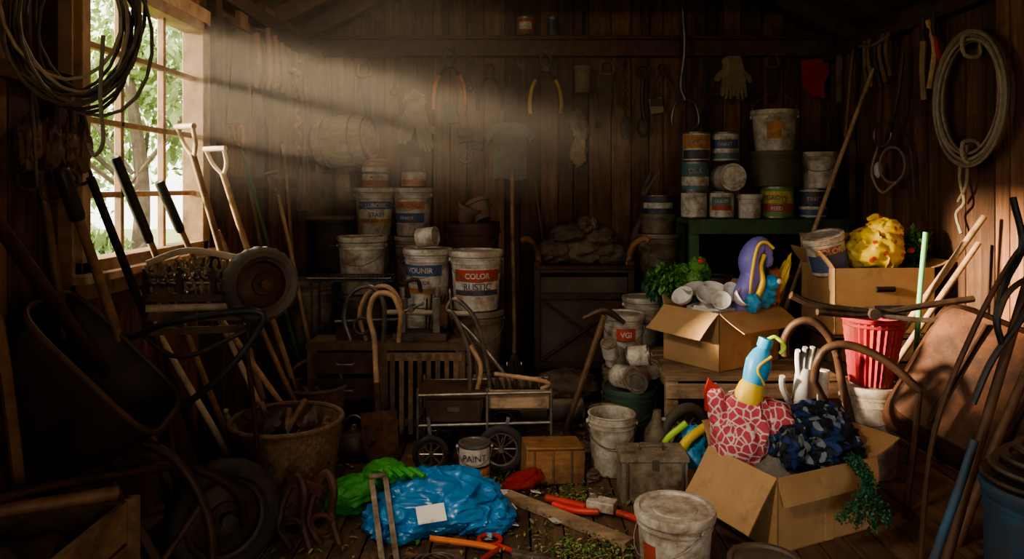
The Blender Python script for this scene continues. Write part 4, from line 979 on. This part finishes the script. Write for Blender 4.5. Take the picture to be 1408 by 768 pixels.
GL=[(-.05,-.16),(.05,-.16),(.06,-.02),(.10,.03),(.11,.08),(.085,.085),(.055,.05),(.05,.12),(.045,.19),(.025,.19),(.02,.12),(.015,.21),(-.005,.21),(-.01,.12),(-.02,.20),(-.04,.20),(-.04,.11),(-.05,.17),(-.068,.16),(-.065,.05),(-.06,0)]
def glove(b,x,y,z,m,rot=0,s=1.0,flip=1):
    X=xf((x,y,z),(90,0,0))@Matrix.Rotation(radians(rot),4,'Z')@Matrix.Scale(s,4)
    for k in range(3): b.poly([(p[0]*flip*(1-.06*abs(k-1)),p[1]) for p in GL],.018,m,X@Matrix.Translation((0,0,-.012+.012*k)),t=.4+.1*k)
def hook(b,x,z,y=6.6): b.tube([(x,y,z),(x,y-.06,z),(x,y-.07,z+.02)],.005,'dark_iron',6,sm=False)
b=B(); glove(b,-.92,6.55,2.20,'canvas',160,1.15); glove(b,-.80,6.54,2.12,'canvas',195,1.1,-1); hook(b,-.87,2.4); b.blob((-.88,6.54,2.36),(.10,.035,.09),'canvas',.3,2); b.done('hanging_leather_gloves')
b=B(); glove(b,1.96,6.55,2.62,'canvas',172,1.2); glove(b,2.02,6.53,2.60,'canvas',190,1.15,-1); b.blob((1.98,6.54,2.70),(.09,.03,.08),'canvas',.3,2); hook(b,1.98,2.76); b.done('hanging_work_gloves')
b=B(); b.poly([(-.15,.24),(-.06,.27),(.06,.27),(.15,.24),(.24,.14),(.18,.08),(.15,.13),(.155,-.24),(.05,-.26),(-.08,-.23),(-.155,-.25),(-.15,.13),(-.19,.08),(-.24,.15)],.03,'grey_cloth',xf((-.02,6.54,1.90),(90,0,0))); hook(b,-.02,2.17); b.done('hanging_shirt',bevel=.01)
b=B(); b.poly([(-.10,.16),(.12,.18),(.14,.05),(.09,-.05),(.10,-.18),(-.02,-.16),(-.10,-.05)],.04,'red_cloth',xf((2.70,6.52,2.56),(90,0,0))); hook(b,2.70,2.74); b.done('red_hanging_cloth',bevel=.012)
b=B(); vessel(b,.075,.24,'canvas',(),(),True,None,-90,False,xf((.63,6.48,2.42)),rb=.95); hook(b,.63,2.76); b.tube([(.56,6.48,2.64),(.63,6.50,2.75),(.70,6.48,2.64)],.004,'steel',6); b.done('hanging_tin_canister')
b=B(); 
for k in range(14): b.ring((1.02,6.54,2.74-.04*k),.018,.005,'dark_iron',(0,1,0) if k%2 else (1,0,0),12,6)
b.blob((1.02,6.53,2.12),(.05,.03,.10),'dark_iron',.2,2); b.tube([(1.00,6.54,2.74),(.95,6.54,2.55),(.96,6.54,2.3)],.012,'leather',8); hook(b,1.02,2.75); b.done('hanging_chain_hoist')
b=B(); b.ring((1.18,6.53,2.62),.06,.012,'dark_iron',(0,1,0)); b.tube([(1.18,6.53,2.56),(1.17,6.53,2.35),(1.19,6.53,2.2)],.02,'dark_iron',8); b.blob((1.18,6.53,2.12),(.05,.03,.08),'dark_iron',.2,2); hook(b,1.18,2.68); b.done('hanging_iron_hook')
b=B(); b.tube([(1.50,6.40,3.2),(1.52,6.40,2.8),(1.50,6.46,2.5),(1.54,6.46,2.36)],.018,'steel',8)
for sg in(-1,1): b.tube([(1.54,6.46,2.38),(1.54+sg*.09,6.46,2.32),(1.54+sg*.12,6.46,2.16),(1.54+sg*.06,6.46,2.10)],.012,'steel',8)
b.tube([(1.52,6.42,2.7),(1.44,6.40,2.78),(1.40,6.38,2.9)],.01,'dark_iron',8); b.done('hanging_boat_hook')
b=B(); 
for (x,z) in ((.58,2.18),(.62,2.10)): b.blob((x,6.53,z),(.075,.035,.10),'canvas',.2,2)
b.blob((.60,6.53,1.90),(.075,.04,.13),'canvas',.2,2); b.cyl((.60,6.53,2.0),(.60,6.53,2.1),.02,'canvas'); hook(b,.59,2.26); b.done('hanging_canteen')
b=B()
for (x,z,w,h) in ((-.42,2.05,.14,.12),(-.30,2.0,.10,.16),(-.55,2.25,.12,.2),(-.02,2.42,.12,.14),(1.30,2.32,.12,.14)):
    b.box((x,6.56,z),(w,.035,h),R.choice(['leather','canvas','leather']),rot=(0,R.uniform(-15,15),0)); b.box((x,6.538,z+h*.2),(w*.95,.012,h*.5),'leather'); b.cyl((x,6.56,z+h/2),(x,6.57,z+h/2+.10),.004,'steel')
b.done('hanging_leather_pouches',bevel=.010)
b=B(); b.ring((-.42,6.54,1.86),.055,.012,'steel',(0,1,0)); b.done('hanging_iron_ring')
def saw(x,z,rot,s=1):
    b=B(); X=xf((x,6.55,z),(90,0,0))@Matrix.Rotation(radians(rot),4,'Z')@Matrix.Scale(s,4)
    pts=[(0,.05),(.42,.02)]+[(.42-.02*i,-.028-.035*i/20-(.008 if i%2 else 0)) for i in range(20)]+[(0,-.07)]
    b.poly(pts,.003,'dark_iron',X); b.tube([X@V(p) for p in ((.01,.05,0),(-.06,.06,0),(-.11,.02,0),(-.10,-.05,0),(-.04,-.07,0),(.01,-.06,0))],.014*s,'old_handle',8,True)
    b.done('hand_saw')
saw(.86,2.62,-88,.9); saw(-1.32,2.60,-85,1); saw(2.35,2.68,-92,.8)
def wrench(x,z,L,rot):
    b=B(); X=xf((x,6.56,z),(90,0,0))@Matrix.Rotation(radians(rot),4,'Z')
    b.poly([(-.018,-L/2),(.018,-L/2),(.014,L/2),(-.014,L/2)],.014,'dark_iron',X)
    b.poly([(-.02,L/2-.01),(.02,L/2-.01),(.045,L/2+.03),(.035,L/2+.08),(.015,L/2+.04),(-.015,L/2+.04),(-.035,L/2+.08),(-.045,L/2+.03)],.016,'dark_iron',X)
    b.ring(X@V((0,-L/2-.03,0)),.028,.009,'dark_iron',(0,1,0),18); b.done('iron_wrench')
wrench(.10,2.55,.22,4); wrench(-1.05,2.60,.26,-5); wrench(.76,2.30,.24,8); wrench(1.74,2.58,.26,-6); wrench(-.38,2.60,.18,0); wrench(2.2,2.3,.2,10)
b=B(); b.tube([(1.70,6.54,2.1),(1.72,6.54,2.25),(1.80,6.54,2.38),(1.92,6.54,2.40),(2.0,6.54,2.32)],lambda t:.016-.012*t,'dark_iron',8); b.cyl((1.70,6.54,2.12),(1.70,6.54,1.98),.018,'old_handle'); b.done('hanging_sickle')
can(.12,6.5,2.935,.085,.16,[(.1,.9,180,'lab_red'),(.3,.7,40,'lab_white')]); can(.36,6.5,2.935,.045,.16,[(.1,.9,180,'lab_navy')])
b=B(); 
b.poly([(-.09,-.32),(.10,-.30),(.07,.25),(-.03,.27)],.006,'dark_iron',xf((-1.70,4.50,2.30),(90,0,70))); b.box((-1.68,4.52,2.62),(.03,.14,.10),'old_handle')
b.done('hand_saw')
for i,(y,z,L) in enumerate(((5.0,2.68,.7),(5.15,2.66,.62),(5.3,2.64,.6),(4.78,2.6,.6))):
    b=B(); x=-1.68; b.tube([(x,y,z),(x+.02,y,z-L*.4),(x,y,z-L*.6)],.02,'old_handle',8)
    b.poly([(-.03,0),(.03,0),(.05,-.12),(.0,-L*.42),(-.04,-.12)],.01,'dark_iron',xf((x,y,z-L*.58),(90,0,60))); b.cyl((x,y,z-.02),(XL+.01,y,z),.006,'steel'); b.done('hanging_garden_trowel')
b=B()
for k in range(46): 
    a=k*.9; b.blob((-1.64+.02*cos(a),5.55+.03*sin(a),2.55-.016*k),(.016,.02,.014),'block_wood',.1,1,nu=8,nv=6)
b.done('hanging_rope_braid')
b=B(); 
for k in range(3): b.tube([(-1.70,5.7+.12*k,2.5),(-1.66,5.7+.12*k,2.0),(-1.68,5.72+.12*k,1.4)],.016,'old_handle',8)
b.box((-1.71,5.85,2.5),(.03,.5,.05),'old_wood'); b.done('hanging_handles')
b=B(); 
for i in range(12):
    a=R.uniform(-.012,.012); rr=.315+.010*i*.6+R.uniform(-.012,.012)
    b.tube([(XR-.075-.012*(i%4)+a,4.42+rr*.92*cos(t*2*pi/36)+a,2.13+rr*1.08*sin(t*2*pi/36)+a) for t in range(36)],.0095,'cable',7,True,sm=False)
for z in (2.44,1.80): b.tube([(XR-.04,4.40,z-.05),(XR-.13,4.40,z-.05),(XR-.13,4.42,z+.06),(XR-.04,4.42,z+.06)],.012,'rope',8,True)
b.tube([(XR-.08,4.5,1.85),(XR-.07,4.55,1.65),(XR-.06,4.52,1.5),(XR-.06,4.6,1.42),(XR-.06,4.55,1.3)],.010,'rope',8)
b.tube([(XR-.08,4.46,1.85),(XR-.07,4.48,1.62),(XR-.06,4.58,1.5)],.010,'rope',8)
b.box((XR-.06,4.42,2.50),(.10,.04,.03),'dark_iron'); b.done('garden_hose_coil')
b=B()
for y in (4.90,4.78):
    b.tube([(XR-.10,y,2.74),(XR-.09,y+.02,2.65),(XR-.08,y+.03,2.56)],.014,'dark_iron',8)
b.tube([(XR-.08,4.93,2.58),(XR-.07,4.96,2.4),(XR-.07,4.94,2.18)],.022,'handle_wood',8); b.tube([(XR-.08,4.81,2.58),(XR-.07,4.76,2.45),(XR-.07,4.70,2.36)],.018,'red_plastic',8); b.tube([(XR-.09,4.86,2.7),(XR-.08,4.80,2.5),(XR-.08,4.86,2.25)],.02,'handle_wood',8)
b.cyl((XR-.12,4.85,2.62),(XR-.05,4.85,2.62),.03,'dark_iron'); b.done('hanging_grass_shears')
b=B()
for k in range(6):
    y=5.35+.07*k; b.tube([(XR-.10,y,2.73),(XR-.12,y+.03*sin(k),2.6),(XR-.10,y-.03,2.40-.04*(k%3))],.017,R.choice(['canvas','old_handle','dark_iron','rope']),8)
b.tube([(XR-.12,5.3,2.7),(XR-.14,5.5,2.66),(XR-.12,5.75,2.7)],.012,'rope',8); b.done('hanging_tool_bundle')
b=B()
b.tube([(XR-.10,5.15,2.55),(XR-.12,5.2,2.2),(XR-.11,5.35,1.95),(XR-.12,5.45,1.85)],.016,'dark_iron',8)
b.ring((XR-.12,5.40,1.98),.09,.010,'steel',(1,.2,0)); b.ring((XR-.10,5.30,1.75),.13,.010,'rope',(1,.2,0)); b.tube([(XR-.1,5.5,1.9),(XR-.1,5.6,1.7),(XR-.1,5.45,1.55),(XR-.1,5.25,1.62)],.010,'rope',8)
b.blob((XR-.10,5.50,1.72),(.03,.04,.06),'white_cloth',.1,1); b.tube([(XR-.1,5.15,2.0),(XR-.1,5.05,1.85),(XR-.1,5.0,1.5)],.011,'dark_iron',8)
b.done('hanging_bridle_tack')
tool('hanging_rake',(XR-.10,5.9,2.70),(XR-.12,6.0,2.0),sm='old_handle'); 
b=B(); b.tube([(XR-.1,6.15,2.70),(XR-.1,6.15,2.3)],.03,'canvas',10,sm=False); b.tube([(XR-.12,5.8,2.7),(XR-.12,5.75,2.6),(XR-.1,5.6,2.45)],.018,'dark_iron',8); b.done('hanging_rolled_sack')

# ------------------------------------------------------------------ added fill lamps, haze, sun, camera
lx,ly,lz=-1.0,1.1,2.62
b=B(); F=frame((lx,ly,lz),(-.42,-.55,.70))  # unseen fixture, added as a housing for the fill spot
b.lathe([(.17,-.02),(.165,.0),(.11,.10),(.05,.17),(.03,.20),(0,.20)],'dark_iron',32,F); b.lathe([(.168,-.02),(.10,.095),(.04,.16)],'white_plastic',32,F)
b.tube([F@V((0,0,.2)),(lx-.1,ly-.05,2.95),(lx-.1,ly-.05,3.2)],.006,'dark_cable',6); b.done('fill_spot_fixture')
sp=bpy.data.lights.new('fill_spot','SPOT'); sp.energy=185; sp.spot_size=radians(64); sp.spot_blend=1.0; sp.shadow_soft_size=.12; sp.color=(1,.84,.64)  # added spot fill out of view, brightens bag, floor and boxes
spo=bpy.data.objects.new('fill_spot',sp); scene.collection.objects.link(spo); spo.location=(lx+.02,ly+.03,lz-.04)
spo.rotation_euler=(V((.85,3.7,.15))-V((lx,ly,lz))).to_track_quat('-Z','Y').to_euler()
for (bx,by,bz,en) in ((-.60,3.98,3.02,24),(.7,1.5,3.0,13)):  # added point fills above the view, lift the dark room and back stacks
    b=B(); b.cyl((bx,by,bz+.06),(bx,by,bz+.13),.022,'dark_iron'); b.tube([(bx,by,bz+.13),(bx,by,bz+.2)],.005,'dark_cable',6); b.done('fill_point_socket')  # unseen socket that only dresses the added fill
    pl=bpy.data.lights.new('fill_point','POINT'); pl.energy=en; pl.shadow_soft_size=.06; pl.color=(1,.80,.58)
    po=bpy.data.objects.new('fill_point',pl); po.location=(bx,by,bz-.02); scene.collection.objects.link(po)

hz=bpy.data.materials.new('dust_air'); hz.use_nodes=True; nt=hz.node_tree; nt.nodes.clear(); N=nt.nodes; L=nt.links
o=N.new('ShaderNodeOutputMaterial'); vs=N.new('ShaderNodeVolumeScatter'); vs.inputs['Anisotropy'].default_value=.1; vs.inputs['Color'].default_value=(1,.91,.79,1)
tc=N.new('ShaderNodeTexCoord'); sb=N.new('ShaderNodeVectorMath'); sb.operation='SUBTRACT'; sb.inputs[1].default_value=(.14,.5,.66); L.new(tc.outputs['Generated'],sb.inputs[0])
ml=N.new('ShaderNodeVectorMath'); ml.operation='MULTIPLY'; ml.inputs[1].default_value=(1.17,2.0,2.0); L.new(sb.outputs[0],ml.inputs[0])
ln=N.new('ShaderNodeVectorMath'); ln.operation='LENGTH'; L.new(ml.outputs[0],ln.inputs[0])
mr=N.new('ShaderNodeMapRange'); mr.interpolation_type='SMOOTHSTEP'; mr.inputs[1].default_value=1.0; mr.inputs[2].default_value=.0; mr.inputs[3].default_value=0; mr.inputs[4].default_value=.20; L.new(ln.outputs['Value'],mr.inputs[0])
L.new(mr.outputs[0],vs.inputs['Density']); L.new(vs.outputs[0],o.inputs['Volume']); MT['dust_air']=hz
b=B(); b.box((-.04,4.6,1.87),(3.34,3.8,1.8),'dust_air'); b.done('dust_cloud')

w=bpy.data.worlds.new('World'); scene.world=w; w.use_nodes=True; nt=w.node_tree; bg=nt.nodes['Background']
sk=nt.nodes.new('ShaderNodeTexSky'); sk.sky_type='HOSEK_WILKIE'; sk.turbidity=6; sk.sun_direction=V((-.9,-.1,.45)).normalized()
mx=nt.nodes.new('ShaderNodeMix'); mx.data_type='RGBA'; mx.inputs[0].default_value=.75; nt.links.new(sk.outputs[0],mx.inputs[6]); mx.inputs[7].default_value=(1.0,.94,.84,1)
nt.links.new(mx.outputs[2],bg.inputs[0]); bg.inputs[1].default_value=5.4
sl=bpy.data.lights.new('sun','SUN'); sl.energy=30; sl.angle=radians(5); sl.color=(1,.80,.56)
so=bpy.data.objects.new('sun',sl); scene.collection.objects.link(so); so.location=(-8,2,6)
so.rotation_euler=V((3.3,.42,-.74)).to_track_quat('-Z','Y').to_euler()
def portal(loc,rot,sx,sy):
    al=bpy.data.lights.new('window_portal','AREA'); al.shape='RECTANGLE'; al.size=sx; al.size_y=sy; al.cycles.is_portal=True
    ao=bpy.data.objects.new('window_portal',al); scene.collection.objects.link(ao); ao.location=loc; ao.rotation_euler=rot
for wn in (W1,W_FILL): portal((XL-.12,(wn[0]+wn[1])/2,(wn[2]+wn[3])/2),(0,radians(-90),0),wn[3]-wn[2],wn[1]-wn[0])
portal(((DX0+DX1)/2,YF-.10,DZ/2),(radians(90),0,0),DX1-DX0,DZ)
cd=bpy.data.cameras.new('camera'); cam=bpy.data.objects.new('camera',cd); scene.collection.objects.link(cam)
cam.location=(0,0,1.6); cam.rotation_euler=(radians(90),0,0); cd.lens=36*1000/1408; cd.sensor_width=36; cd.shift_y=-129/1408; cd.clip_start=.05
scene.camera=cam
scene.view_settings.view_transform='AgX'
try: scene.view_settings.look='AgX - Medium High Contrast'
except Exception as e: print(e)
